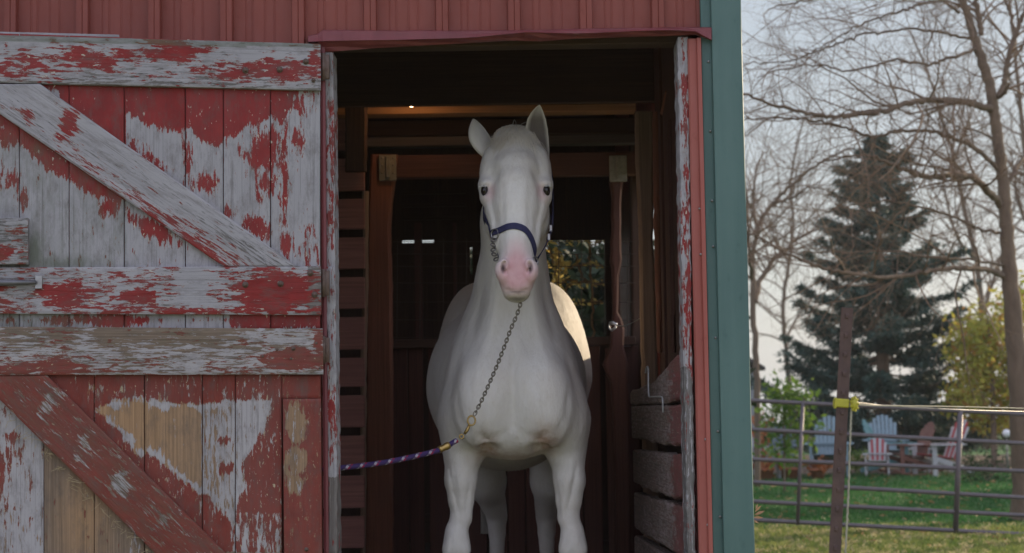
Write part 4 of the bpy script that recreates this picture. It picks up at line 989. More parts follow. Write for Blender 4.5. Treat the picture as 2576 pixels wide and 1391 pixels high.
# ---------------------------------------------------------------- inside
def bx(mb, px0, px1, py0, py1, Y, dep, bev=.004, pyx=None):
    """a member whose front face fills the picture box at depth Y"""
    yc = (py0+py1)/2 if pyx is None else pyx; a = P(px0, yc, Y); b_ = P(px1, yc, Y); zt = PZ((px0+px1)/2, py0, Y); zb_ = PZ((px0+px1)/2, py1, Y)
    mb.box((a[0], Y, zb_), (b_[0], Y+dep, zt), bev)
def member(name, mat, px0, px1, py0, py1, Y, dep=.06, lab=None):
    m_ = MB(); bx(m_, px0, px1, py0, py1, Y, dep); o_ = m_.build(name, mat, barn)
    if lab: tag(o_, lab)
    return o_
def livepost(name, mat, pts, Y, dep, zlo, seed=0, lab=None):
    """post with wavering edges; pts = [(py, left px, right px)]"""
    ys = np.array([p[0] for p in pts], float); l = np.array([p[1] for p in pts], float); r_ = np.array([p[2] for p in pts], float)
    yy = np.linspace(ys[0], ys[-1], 46); L = np.interp(yy, ys, l); R = np.interp(yy, ys, r_); V = []
    rr = np.random.RandomState(seed); L = L+rr.randn(46)*.6; R = R+rr.randn(46)*.6
    for i in range(46):
        a = P(L[i], yy[i], Y); b_ = P(R[i], yy[i], Y)
        if i == 45: a[2] = zlo; b_[2] = zlo
        m = .012
        V += [a+(0, dep, 0), a+(0, m, 0), a+(m, 0, 0), b_+(-m, 0, 0), b_+(0, m, 0), b_+(0, dep, 0)]
    V = np.array(V); F = [(i*6+k, (i+1)*6+k, (i+1)*6+(k+1) % 6, i*6+(k+1) % 6) for i in range(45) for k in range(6)]+[tuple(range(6)), tuple(270+k for k in range(6))[::-1]]
    uv = np.stack([V[:, 2], V[:, 0]+V[:, 1]+seed], 1)
    m_ = MB(); m_.add(V, F, uv); o_ = m_.build(name, mat, barn)
    if lab: tag(o_, lab)
    return o_
# floor, loft floor, shell
soil = plain('barn_floor_dirt', (.085, .060, .042), (.14, .10, .07), 7, .95, bstr=.8, bscale=30, bdist=.02)
e = MB(); e.box((-6.1, YW+.02, 0.0), (.80, 13.3, FLOOR), .01); tag(e.build('barn_floor', soil), kind='structure')
e = MB()
for k in range(22):
    a = -6.1+k*.31; e.box((a, YW+.2, 3.62+.003*(k % 2)), (a+.305, 13.3, 3.66), .002)
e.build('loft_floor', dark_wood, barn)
xw = PX(1862.5, 100, YW)-.012
# right outer wall with a window opening near the back (the sun comes through it)
e = MB()
wy0, wy1, wz0, wz1 = 8.30, 10.05, 1.90, 2.80
for (y0, y1, z0, z1) in ((YW+.02, wy0, .05, 4.2), (wy1, 13.3, .05, 4.2), (wy0, wy1, .05, wz0), (wy0, wy1, wz1, 4.2)): e.box((xw-.03, y0, z0), (xw-.004, y1, z1), .001)
e.build('side_wall', red_m, barn)
e = MB(); e.box((-6.2, YW+.02, .05), (-6.17, 13.3, 4.2), .001); e.build('side_wall', red_m, barn)
e = MB(); V = [(-6.5, YW-.35, 4.05), (xw+.25, YW-.35, 4.05), (xw+.25, 9.6, 6.0), (-6.5, 9.6, 6.0), (-6.5, 13.6, 4.05), (xw+.25, 13.6, 4.05)]
e.add(V+[(a, b_, c_+.05) for a, b_, c_ in V], [(0, 3, 2, 1), (3, 4, 5, 2), (6, 7, 8, 9), (9, 8, 11, 10), (0, 1, 7, 6), (4, 10, 11, 5), (1, 2, 8, 7), (2, 5, 11, 8), (0, 6, 9, 3), (3, 9, 10, 4)]); e.build('roof', roof_m, barn)
for x_ in (-6.18, xw-.02):
    e = MB(); e.add([(x_, YW+.03, 4.18), (x_, 13.3, 4.18), (x_, 9.6, 5.97)], [(0, 1, 2)]); e.add([(x_-.02, YW+.03, 4.18), (x_-.02, 13.3, 4.18), (x_-.02, 9.6, 5.97)], [(0, 2, 1)]); e.build('gable', red_m, barn)
# far wall of boards round its window and light slits
YB = 12.6
holes = [(1012, 1092, 604, 610.5), (1352, 1521, 604, 856), (1182.5, 1188, 622, 690), (1060, 1150, 690, 700)]
holes = holes[:3]
cols = sorted(set([-1150, 1556]+[h[0] for h in holes]+[h[1] for h in holes]))
e = MB()
for a, b_ in zip(cols[:-1], cols[1:]):
    hs = sorted([(h[2], h[3]) for h in holes if h[0] <= a and h[1] >= b_]); y = 60
    segs = []
    for h0, h1 in hs: segs.append((y, h0)); y = h1
    segs.append((y, 1420))
    for s0, s1 in segs:
        n = max(1, int((b_-a)/62)); 
        for k in range(n):
            q0 = a+(b_-a)*k/n; q1 = a+(b_-a)*(k+1)/n; bx(e, q0, q1+(.3 if k < n-1 else 0), s0, s1, YB+.004*(k % 2), .03, .0005, 640)
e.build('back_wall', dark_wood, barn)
# aisle clutter: dim posts and ledges beyond the stall
member('stud', brown_wood, 1043, 1062, 560, 900, 11.6, .10); member('stud', brown_wood, 1140, 1149, 560, 850, 11.8, .05)
for y0 in (480, 512, 545): member('ledge', dark_wood, 1010, 1170, y0, y0+7, 12.2, .05)
# stall back frame
YS = 9.4
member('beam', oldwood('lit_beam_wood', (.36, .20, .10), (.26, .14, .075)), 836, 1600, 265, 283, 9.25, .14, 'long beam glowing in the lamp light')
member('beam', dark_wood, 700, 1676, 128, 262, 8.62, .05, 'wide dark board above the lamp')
member('beam', oldwood('grey_beam_wood', (.15, .13, .13), (.10, .085, .085)), 918, 1605, 341, 364, 9.55, .10, 'pale grey beam behind the doorway beam')
member('beam', brown_wood, 960, 1600, 386, 443, YS, .09, 'red-brown beam joining the two stall posts')
member('beam', dark_wood, 836, 1600, 300, 338, 9.75, .10)
livepost('post', dark_wood, [(100, 866, 921), (300, 868, 922), (430, 868, 921)], 9.05, .06, PZ(890, 430, 9.05), 3)
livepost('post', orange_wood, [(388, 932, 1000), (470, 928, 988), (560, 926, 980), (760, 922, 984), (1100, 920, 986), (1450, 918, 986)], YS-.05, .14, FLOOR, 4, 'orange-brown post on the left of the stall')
livepost('post', pale_wood, [(480, 910, 926), (700, 914, 925), (900, 906, 921), (1450, 906, 918)], YS-.10, .05, FLOOR, 5)
livepost('post', brown_wood, [(452, 1534, 1568), (500, 1541, 1564), (560, 1540, 1563), (650, 1536, 1564), (700, 1541, 1557), (790, 1543, 1556), (815, 1539, 1572), (880, 1535, 1570), (915, 1515, 1582), (960, 1537, 1580), (1060, 1544, 1584), (1200, 1550, 1586), (1450, 1552, 1590)], YS-.02, .12, FLOOR, 6, 'rough-edged post on the right of the stall')
livepost('post', dark_wood, [(280, 1584, 1618), (700, 1588, 1618), (1450, 1590, 1622)], YS+.5, .10, FLOOR, 7)
# joist hangers
zinc = plain('galvanised_steel', (.34, .33, .31), (.22, .21, .20), 40, .5, .65, bstr=.3, bscale=80)
for cx_, y0 in ((975, 389), (1555, 391)):
    m_ = MB(); bx(m_, cx_-22, cx_+22, y0, y0+66, YS-.075, .012, .003); bx(m_, cx_-5, cx_+5, y0+3, y0+58, YS-.088, .012, .003)
    for dx in (-14, 14):
        for dy in (8, 26, 46): q = P(cx_+dx, y0+dy, YS-.077); m_.ball(q, .006, 8, 5)
    m_.build('joist_hanger', zinc, barn)
# side slats seen on the left
e = MB()
ys_ = [300, 400, 502, 599, 699, 799, 902, 996, 1098, 1199, 1301, 1402, 1500, 1600]
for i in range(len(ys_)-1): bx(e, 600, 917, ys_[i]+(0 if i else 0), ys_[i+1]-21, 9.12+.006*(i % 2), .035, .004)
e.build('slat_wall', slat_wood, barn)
# low partition of upright boards
e = MB(); xx = 985.0; k = 0
while xx < 1600:
    wd = (42, 36, 50, 40, 46, 38)[k % 6]; bx(e, xx, xx+wd, 868+(k*13) % 9, 1460, 9.55+.01*(k % 3), .03, .003); xx += wd+(14 if k % 3 == 1 else 3); k += 1
e.build('partition', brown_wood, barn); 
for q in ((985, 1600, 850, 872, 9.49, .05), (985, 1600, 1290, 1312, 9.60, .04)):
    e = MB(); bx(e, *q); e.build('partition_rail', dark_wood, barn)
# welded wire panel
e = MB()
for y in (608, 639, 670, 712, 760, 805, 850): e.tube([P(988, y, 9.50), P(1600, y, 9.50)], .0022, 5)
for x in range(1000, 1600, 58): e.tube([P(x, 600, 9.51), P(x-2, 868, 9.51)], .0022, 5)
tag(e.build('wire_panel', plain('rusty_wire', (.10, .07, .05), (.06, .045, .04), 60, .6, .5, bstr=0), barn), 'square wire mesh above the low partition')
# right inner wall: boards, post, brace
e = MB()
for k in range(12):
    y0 = 6.9+k*.31; e.box((.72+.006*(k % 3), y0, FLOOR), (.745+.006*(k % 3), y0+(.30 if k % 3 else .275), 3.6), .003)
    if y0+.62 > 8.15: break
e.build('inner_wall', brown_wood, barn)
livepost('post', pale_wood, [(280, 1600, 1645), (380, 1601, 1646), (600, 1610, 1644), (760, 1612, 1650), (900, 1616, 1655), (1200, 1620, 1660)], 8.10, .09, FLOOR, 9, 'weathered pale post on the right inner wall')
livepost('post', orange_wood, [(280, 1643, 1663), (640, 1648, 1664), (900, 1656, 1672)], 7.95, .05, 1.9, 10)
livepost('post', brown_wood, [(300, 1680, 1712), (900, 1690, 1722)], 7.35, .05, 1.9, 11)
e = MB(); q0 = P(1700, 230, 7.6); q1 = P(1672, 345, 8.1); e.tube([q0, q1], .05, 4); e.build('knee_brace', orange_wood, barn)
def rough(mb, near_t, near_b, far_t, far_b, seed, Yn=6.16, Yf=7.85, th=.045, rag=0):
    """thick sawn plank on the right wall running back from the door"""
    rr = np.random.RandomState(seed); n = 30; V = []; U = []
    for i in range(n+1):
        t = i/n; Y = Yn+(Yf-Yn)*t; x = PX(1722, 1100, Yn)*(1-t)+PX(1590, 1100, Yf)*t
        za = PZ(1722, near_t, Yn)*(1-t)+PZ(1590, far_t, Yf)*t; zb_ = PZ(1722, near_b, Yn)*(1-t)+PZ(1590, far_b, Yf)*t
        za += rr.randn()*.003; zb_ += rr.randn()*.004+(.03*math.exp(-t*9) if rag else 0)
        if rag == 2: za += .045*math.exp(-((t-.10)/.22)**2)-.02*t
        x += .004*math.sin(t*9+seed)
        V += [(x+th, Y, za), (x+.006, Y, za), (x, Y, za-.008), (x, Y, (za+zb_)/2), (x, Y, zb_+.008), (x+.006, Y, zb_), (x+th, Y, zb_)]
        U += [(Y, za+th), (Y, za), (Y, za-.008), (Y, (za+zb_)/2), (Y, zb_), (Y, zb_-.01), (Y, zb_-th)]
    V = np.array(V); U = np.array(U); t = (V[:, 1]-Yn)/(Yf-Yn)
    A = np.zeros((len(V), 4)); A[:, 0] = np.clip(.98-t*2.3, .05, 1); A[:, 1] = np.clip(.62-.25*t, 0, 1); A[:, 2] = .45; A[:, 3] = .45
    F = [(i*7+k, i*7+k+1, (i+1)*7+k+1, (i+1)*7+k) for i in range(n) for k in range(6)]+[(i*7+6, i*7, (i+1)*7, (i+1)*7+6) for i in range(n)]+[tuple(range(7)), tuple(n*7+k for k in range(7))[::-1]]
    mb.add(V, F, U+seed, {'mask': A})
pwr = paint_wood('flaking_paint_rough_planks', red=(.30, .07, .085), white=(.40, .31, .31), tan=(.34, .22, .19), grey=(.24, .16, .15))
for k, (a, b_, c_, d_, rg) in enumerate(((918, 1014, 975, 1018, 2), (1018, 1131, 1022, 1098, 1), (1146, 1268, 1131, 1214, 1), (1280, 1410, 1238, 1330, 0), (1425, 1540, 1350, 1430, 0))):
    e = MB(); rough(e, a, b_, c_, d_, 40+k, rag=rg); e.build('wall_plank', pwr, barn)
e = MB(); e.box((.70, 6.17, FLOOR), (.72, 8.10, 1.60), .002); e.build('wall_backing', dark_wood, barn)

# ---- small things
hk = thing('wire_hook', 'bent white wire hook hanging on the rough planks inside the doorway', 'hook', P(1632, 960, 7.2))
e = MB(); e.tube(catmull([P(1624, 938, 7.08), P(1627, 924, 7.06), P(1631, 930, 7.02), P(1632, 992, 7.0), P(1640, 998, 6.95), P(1660, 998, 6.68), P(1667, 1004, 6.62), P(1668, 1038, 6.62)], 5), .0042, 6); e.build('hook_rod', plain('pale_wire', (.45, .45, .46), (.32, .32, .32), 60, .5, .3, bstr=0), hk, True)
cl = thing('wire_clip', 'small silver spring clip with a loose wire on the rough stall post', 'clip', P(1545, 820, 9.3))
e = MB(); c_ = P(1540, 820, 9.32); ring(e, c_, .018, .005, (0, -1, .2), 1.3, 14); e.tube([P(1533, 812, 9.32), P(1552, 816, 9.3)], .008, 6); e.tube([P(1538, 832, 9.32), P(1550, 822, 9.3)], .007, 6); e.build('spring_clip', plain('bright_clip', (.62, .62, .64), (.5, .5, .5), 30, .35, .7), cl, True)
e = MB(); e.tube(catmull([P(1552, 818, 9.3), P(1570, 820, 9.2), P(1590, 812, 9.0), P(1612, 800, 8.6)]), .003, 5); e.build('wire', zinc, cl, True)
lb_ = thing('light_bulb', 'small glowing light bulb behind the wide dark board, above the lit beam', 'light bulb', P(1035, 262, 9.0))
bm, nt, b = newmat('bulb_glass'); b.inputs['Emission Color'].default_value = (1, .62, .30, 1); b.inputs['Emission Strength'].default_value = 18
bc = P(1035, 257, 9.02)
e = MB(); e.ball(bc, .022, 14, 10, (1, 1, 1.25)); e.build('bulb', bm, lb_, True)
e = MB(); e.tube([bc+(0, 0, .025), bc+(0, 0, .08)], .017, 12); e.tube([bc+(0, 0, .08), (bc[0], bc[1], 3.62)], .004, 6); e.build('socket', dark_wood, lb_, True)
bl = bpy.data.lights.new('bulb_light', 'POINT'); bl.energy = 1.1; bl.color = (1, .50, .20); bl.shadow_soft_size = .03
bo = bpy.data.objects.new('bulb_light', bl); COL.objects.link(bo); bo.parent = lb_; bo.location = (0, .01, -.055)
# ---------------------------------------------------------------- the yard
def ground_z(x, y):
    r = np.hypot(x, np.maximum(y, 0)); z = np.where(r > 42, -(r-42)*.019, 0.0)
    return z + .02*np.sin(x*.7)*np.sin(y*.45)*np.clip((r-9)/4, 0, 1)
def gsheet(name, xs, ys, mat, dz=0, kind='structure', lab=None):
    X, Y = np.meshgrid(xs, ys, indexing='ij'); Z = ground_z(X, Y)+dz; n = len(ys)
    i = np.arange(len(xs)*n).reshape(len(xs), n); f = np.stack([i[:-1, :-1], i[1:, :-1], i[1:, 1:], i[:-1, 1:]], -1).reshape(-1, 4)
    m_ = MB(); m_.addm(np.stack([X, Y, Z], -1).reshape(-1, 3), f); o = m_.build(name, mat, smooth=True); tag(o, lab, kind=kind); return o
m, nt, b = newmat('lawn')
v = coords(nt); n1 = noise(nt, v, 1.1, 6, .6); n2 = noise(nt, coords(nt, 'Object', (1, .35, 1)), 9, 6, .7); n3 = noise(nt, v, .25, 4)
c = mixc(nt, ramp(nt, n2, [(.3, 0.), (.7, 1.)]), (.030, .120, .032), (.065, .180, .052))
c = mixc(nt, ramp(nt, n1, [(.45, 0.), (.68, .75)]), c, (.11, .13, .045))
sy = N(nt, 'ShaderNodeSeparateXYZ'); nt.links.new(v, sy.inputs[0])
near = ramp(nt, mth(nt, 'DIVIDE', mth(nt, 'SUBTRACT', sy.outputs['Y'], 12.0), 9.0), [(.35, 1.), (.72, 0.)])
c = mixc(nt, mth(nt, 'MULTIPLY', near, ramp(nt, n2, [(.35, .25), (.62, .85)])), c, (.42, .38, .18))      # thin dry turf near the gate, sunlight painted into its pale colour
far = ramp(nt, mth(nt, 'DIVIDE', sy.outputs['Y'], 400.0), [(.12, 0.), (.4, 1.)])
c = mixc(nt, far, c, (.13, .13, .07))
nt.links.new(c, b.inputs['Base Color']); b.inputs['Roughness'].default_value = .85; b.inputs['Specular IOR Level'].default_value = .2
bump(nt, b, n2, .6, .03)
lin = lambda a, b_, n: np.linspace(a, b_, n)
xs = np.concatenate([-np.geomspace(3000, 30, 14), lin(-28, 40, 60), np.geomspace(45, 3000, 14)]); ys = np.concatenate([-np.geomspace(800, 12, 8), lin(-10, 60, 60), np.geomspace(66, 3500, 20)])
gsheet('ground', xs, ys, m)
mulch = plain('mulch', (.075, .050, .036), (.17, .12, .085), 14, .95, bstr=.9, bscale=40, bdist=.04)
def patch(name, mat, x0, x1, y0f, y1f, dz, n=60, m_=8, lab=None):
    xs_ = np.linspace(x0, x1, n); X = np.repeat(xs_[:, None], m_, 1); T = np.linspace(0, 1, m_)[None]
    y0 = np.array([y0f(x) for x in xs_])[:, None]; y1 = np.array([y1f(x) for x in xs_])[:, None]; Y = y0+(y1-y0)*T
    Z = ground_z(X, Y)+dz; i = np.arange(n*m_).reshape(n, m_); f = np.stack([i[:-1, :-1], i[1:, :-1], i[1:, 1:], i[:-1, 1:]], -1).reshape(-1, 4)
    e_ = MB(); e_.addm(np.stack([X, Y, Z], -1).reshape(-1, 3), f); tag(e_.build(name, mat, smooth=True), kind='structure')
patch('mulch_bed', mulch, 1.5, 22, lambda x: 30.3+.35*math.sin(x*1.3)+.2*math.sin(x*3.1), lambda x: 39.5+.4*math.sin(x), .012)
patch('garden_path', plain('bare_path', (.20, .15, .11), (.29, .23, .17), 9, .95, bstr=.5), 6.6, 20, lambda x: 24.1+.10*math.sin(x*2)-.01*x, lambda x: 24.1+.62*min(1, (x-6.6)/1.8)+.06*math.sin(x*3.3), .008)

# leafy / grassy clutter as real faces
def grass_field(n, x0, x1, y0, y1, h0, h1, mat, seed, wdt=.0045):
    r = np.random.RandomState(seed); Y = y0+(y1-y0)*r.rand(n)**1.35; X = x0*Y/y0+(x1-x0)*Y/y0*r.rand(n)
    Z = ground_z(X, Y); a = r.rand(n)*6.283; h = h0+(h1-h0)*r.rand(n)**2; l = r.randn(n, 2)*.5*h[:, None]
    B = np.stack([X, Y, Z], 1); d = np.stack([np.cos(a), np.sin(a), 0*a], 1)*(wdt*(Y/y0)**.6)[:, None]
    V = np.stack([B-d, B+d, B+np.stack([l[:, 0]*.4, l[:, 1]*.4, h*.65], 1)+d*.6, B+np.stack([l[:, 0], l[:, 1], h], 1)], 1).reshape(-1, 3)
    i = np.arange(n)[:, None]*4; f = np.concatenate([i+np.array([0, 1, 2]), i+np.array([0, 2, 3])])
    m_ = MB(); m_.addm(V, f); o = m_.build('grass', mat); tag(o, kind='stuff')
def leafmat(name, c1, c2, tr=.35, c3=None, sc=2.5, rough=.55):
    m, nt, b = newmat(name); g = nt.nodes.new('ShaderNodeNewGeometry'); n = noise(nt, coords(nt), sc, 3, .6)
    wn = nt.nodes.new('ShaderNodeTexWhiteNoise'); wn.noise_dimensions = '3D'
    sn = nt.nodes.new('ShaderNodeVectorMath'); sn.operation = 'SNAP'; sn.inputs[1].default_value = (.11, .11, .11); nt.links.new(g.outputs['Position'], sn.inputs[0]); nt.links.new(sn.outputs[0], wn.inputs['Vector'])
    c = mixc(nt, ramp(nt, mth(nt, 'ADD', mth(nt, 'MULTIPLY', n, .7), mth(nt, 'MULTIPLY', wn.outputs['Value'], .3)), [(.32, 0.), (.68, 1.)]), c1, c2)
    if c3: c = mixc(nt, ramp(nt, wn.outputs['Value'], [(.80, 0.), (.86, 1.)]), c, c3)
    nt.links.new(c, b.inputs['Base Color']); b.inputs['Roughness'].default_value = rough; b.inputs['Specular IOR Level'].default_value = .3
    if tr:
        t = nt.nodes.new('ShaderNodeBsdfTranslucent'); nt.links.new(c, t.inputs['Color']); ms = nt.nodes.new('ShaderNodeMixShader'); ms.inputs[0].default_value = tr
        nt.links.new(b.outputs[0], ms.inputs[1]); nt.links.new(t.outputs[0], ms.inputs[2]); nt.links.new(ms.outputs[0], nt.nodes['Material Output'].inputs['Surface'])
    return m
grass_m = leafmat('grass_blades', (.12, .20, .04), (.38, .40, .14), .4, (.55, .48, .28), 1.5)  # near blades kept paler than the lawn's, sunlight painted into their colour
grass_field(105000, 1.0, 6.6, 14.2, 18.9, .02, .075, grass_m, 3)
grass_field(70000, 1.4, 8.6, 18.3, 31.0, .025, .07, leafmat('lawn_blades', (.032, .135, .034), (.075, .195, .055), .4), 4, .008)

r_ = np.random.RandomState(44); n = 700; Y = 14.5+17*r_.rand(n); X = Y*(.10+.20*r_.rand(n)); C_ = np.stack([X, Y, ground_z(X, Y)+.03+.015*r_.rand(n)], 1); u_ = r_.randn(n, 3)*(.028, .028, .010); w_ = r_.randn(n, 3)*(.02, .02, .010)
m_ = MB(); m_.addm(np.stack([C_-u_, C_-w_, C_+u_, C_+w_], 1).reshape(-1, 3), np.arange(n*4).reshape(-1, 4)); tag(m_.build('fallen_leaves', leafmat('fallen_leaf', (.30, .15, .06), (.42, .30, .14), .25)), kind='stuff')
# ---------------------------------------------------------------- bare trees
def limb(ctrl, r0, r1, sub=7, jit=0.0):
    c = catmull(ctrl, sub)
    if jit: c[1:-1] += nrs.randn(len(c)-2, 3)*jit
    return c, np.interp(np.linspace(0, 1, len(c)), [0, 1], [r0, r1])
def grow(mb, p, d, L, r, depth, up=.02, spread=.75, kids=5, seg=6, bend=.16, nmin=3):
    """a twig with sub-twigs; returns nothing, adds tubes"""
    d = np.array(d, float); d /= np.linalg.norm(d); pts = [np.array(p, float)]; dirs = [d]
    for i in range(seg):
        d = d+nrs.randn(3)*bend+np.array([0, 0, up]); d /= np.linalg.norm(d); pts.append(pts[-1]+d*L/seg); dirs.append(d)
    mb.tube(pts, np.linspace(r, r*.35, seg+1)*(1 if depth > 1 else .78), 4 if r > .012 else 3, cap=False)
    if depth <= 0: return
    for k in range(kids):
        t = (k+1+rnd.random()*.6)/(kids+1); i = min(seg-1, int(t*seg)); q = pts[i]+(pts[i+1]-pts[i])*(t*seg-i)
        s = np.cross(dirs[i], nrs.randn(3)); s /= np.linalg.norm(s)+1e-9
        dd = dirs[i]*(1-spread*.55)+s*spread
        grow(mb, q, dd, L*rnd.uniform(.35, .62)*(1.1-.45*t), r*.55*(1-.4*t), depth-1, up, spread, max(2, kids-1), max(3, seg-1), bend)
bark = plain('grey_bark', (.22, .162, .115), (.12, .085, .062), 9, .95, bstr=.9, bscale=26, vscale=(1, 1, .3), bdist=.02)
bark2 = plain('twig_bark', (.28, .19, .125), (.15, .105, .075), 5, .9, bstr=0)
C3 = lambda cx, cy, Y: P(1823.8+cx*.5427, cy*.5427, Y)       # from the enlarged upper right of the photo
big = thing('bare_tree', 'large leafless tree at the right edge with long limbs reaching left across the sky', 'tree', (P(2578, 1318, 19.5)[0], 19.5, 0))
YT = 19.5
e = MB()
g0 = P(2588, 1322, YT); g0[2] = 0
tp = [g0, P(2572, 1150, YT), P(2562, 950, YT), P(2550, 800, YT), P(2537, 650, YT), P(2530, 540, YT), P(2520, 430, YT), P(2508, 340, YT), P(2497, 250, YT), P(2478, 175, YT), P(2458, 115, YT), P(2438, 50, YT), P(2415, -30, YT), P(2385, -160, YT+.3), P(2350, -330, YT+.5), P(2320, -520, YT+.6)]
k_ = YT/F_PX
tw = .84*np.array([40, 33, 30, 27, 22, 19, 17.5, 16.5, 15.5, 15, 13.5, 12, 11, 9, 6, 3.5])*k_
cc = catmull(tp, 8); rr = np.interp(np.linspace(0, 1, len(cc)), np.linspace(0, 1, len(tw)), tw); rr[:6] *= np.linspace(1.45, 1, 6)
cc[1:] += nrs.randn(len(cc)-1, 3)*.006; e.tube(cc, rr, 16)
e.build('trunk', bark, big, True)
limbs = []
def mainlimb(pts, w0, w1, depth=2, n=16, L=1.7, both=True, name='branch'):
    c, r = limb(pts, w0*k_, w1*k_, 7, .008); m_ = MB(); m_.tube(c, r, 8); m_.build(name, bark, big, True); limbs.append((c, r, depth, n, L)); return c
mainlimb([C3(1235, 505, YT), C3(1150, 480, YT-.3), C3(1050, 467, YT-.6), C3(940, 463, YT-.9), C3(850, 476, YT-1.2), C3(740, 515, YT-1.4), C3(620, 530, YT-1.6), C3(500, 540, YT-1.8), C3(380, 522, YT-2), C3(230, 488, YT-2.2), C3(90, 437, YT-2.4), C3(-60, 400, YT-2.5)], 9.5, 2.2, 2, 26, 1.6)
mainlimb([C3(1262, 785, YT), C3(1190, 710, YT-.2), C3(1110, 660, YT-.4), C3(1020, 625, YT-.6), C3(950, 608, YT-.8), C3(800, 611, YT-1), C3(690, 632, YT-1.3), C3(590, 602, YT-1.5), C3(480, 570, YT-1.7), C3(350, 552, YT-1.9), C3(200, 548, YT-2), C3(60, 562, YT-2.1)], 6, 1.4, 2, 26, 1.5)
mainlimb([C3(1275, 955, YT), C3(1215, 880, YT-.3), C3(1150, 822, YT-.5), C3(1080, 812, YT-.7), C3(930, 815, YT-1), C3(860, 800, YT-1.2), C3(780, 765, YT-1.4), C3(690, 725, YT-1.6)], 10, 3.5, 2, 22, 1.4)
mainlimb([C3(690, 725, YT-1.6), C3(600, 720, YT-1.7), C3(480, 745, YT-1.8), C3(380, 800, YT-1.9), C3(260, 860, YT-2)], 3, 1, 1, 10, 1.)
mainlimb([C3(1300, 1285, YT), C3(1230, 1255, YT-.3), C3(1130, 1243, YT-.6), C3(1000, 1248, YT-.9), C3(880, 1266, YT-1.2), C3(760, 1284, YT-1.5), C3(640, 1276, YT-1.8), C3(500, 1250, YT-2), C3(400, 1222, YT-2.2), C3(290, 1178, YT-2.4), C3(180, 1110, YT-2.6), C3(90, 1075, YT-2.8)], 7.5, 2, 2, 26, 1.4)
mainlimb([C3(1290, 1230, YT), C3(1150, 1205, YT-.6), C3(960, 1190, YT-1), C3(780, 1165, YT-1.2), C3(600, 1170, YT-1.4), C3(400, 1165, YT-1.6), C3(220, 1195, YT-1.8), C3(100, 1200, YT-1.9)], 3.5, 1, 2, 18, 1.2)
mainlimb([C3(1165, 225, YT), C3(1090, 255, YT-.3), C3(1000, 282, YT-.5), C3(930, 300, YT-.7), C3(800, 275, YT-1), C3(700, 300, YT-1.3), C3(560, 330, YT-1.5), C3(440, 300, YT-1.7), C3(300, 315, YT-1.9), C3(150, 360, YT-2)], 4.5, 1.2, 2, 24, 1.5)
mainlimb([C3(1135, 180, YT), C3(1060, 160, YT-.2), C3(960, 145, YT-.4), C3(860, 130, YT-.6), C3(760, 148, YT-.9), C3(640, 160, YT-1.1), C3(560, 190, YT-1.3), C3(450, 228, YT-1.5), C3(360, 262, YT-1.6), C3(270, 288, YT-1.7), C3(90, 292, YT-1.8)], 4, 1.2, 2, 24, 1.5)
mainlimb([C3(1085, 60, YT), C3(1000, 5, YT-.3), C3(900, 20, YT-.6), C3(820, 50, YT-.8), C3(700, 82, YT-1), C3(580, 140, YT-1.3), C3(470, 205, YT-1.5), C3(380, 250, YT-1.6)], 4, 1.2, 2, 20, 1.4)
mainlimb([C3(1040, -60, YT), C3(900, -70, YT-.4), C3(700, -40, YT-.8), C3(500, -20, YT-1.1), C3(330, 10, YT-1.4), C3(200, 45, YT-1.6)], 5, 1.3, 2, 22, 1.5)
mainlimb([C3(1275, 1080, YT), C3(1180, 1060, YT-.4), C3(1050, 1000, YT-.7), C3(900, 960, YT-1), C3(740, 930, YT-1.2), C3(560, 960, YT-1.4)], 4.5, 1.2, 2, 20, 1.2)
mainlimb([C3(1240, 640, YT), C3(1150, 600, YT+.3), C3(1070, 590, YT+.6), C3(1000, 520, YT+.8), C3(960, 450, YT+1)], 3, 1, 2, 12, 1.1)
mainlimb([C3(1255, 455, YT), C3(1290, 400, YT), C3(1305, 330, YT), C3(1320, 250, YT), C3(1345, 160, YT), C3(1390, 50, YT), C3(1440, -60, YT)], 8.5, 5, 2, 20, 1.6)
mainlimb([C3(1190, 160, YT), C3(1180, 90, YT), C3(1165, 20, YT), C3(1150, -60, YT), C3(1140, -180, YT)], 7, 5, 2, 12, 1.6)
mainlimb([C3(1320, 250, YT), C3(1345, 190, YT+.4), C3(1330, 90, YT+.6), C3(1300, 0, YT+.7), C3(1290, -90, YT+.9)], 6, 3, 2, 12, 1.6)
mainlimb([C3(1265, 450, YT), C3(1295, 425, YT-.2), C3(1320, 385, YT-.3)], 6, 3, 0, 0, 1)
mainlimb([C3(1290, 870, YT), C3(1340, 800, YT), C3(1400, 700, YT+.4), C3(1480, 560, YT+.6)], 6, 3, 2, 12, 1.5)
e = MB(); nt_ = 0
for c, r, depth, n, L in limbs:
    if depth == 0: continue
    dv = np.gradient(c, axis=0); dv /= np.linalg.norm(dv, axis=1)[:, None]
    for k in range(n):
        t = (k+.5+rnd.uniform(-.3, .3))/n; t = .12+.88*t; i = min(len(c)-2, int(t*(len(c)-1))); s = np.cross(dv[i], nrs.randn(3)*(.8, .8, 1)); s /= np.linalg.norm(s)
        grow(e, c[i], dv[i]*.65+s*.75, L*rnd.uniform(.45, 1.15)*(1.15-.4*t), max(.006, r[i]*.42), depth, rnd.uniform(-.03, .05), .75, 6, 6, .19)
e.build('twigs', bark2, big)

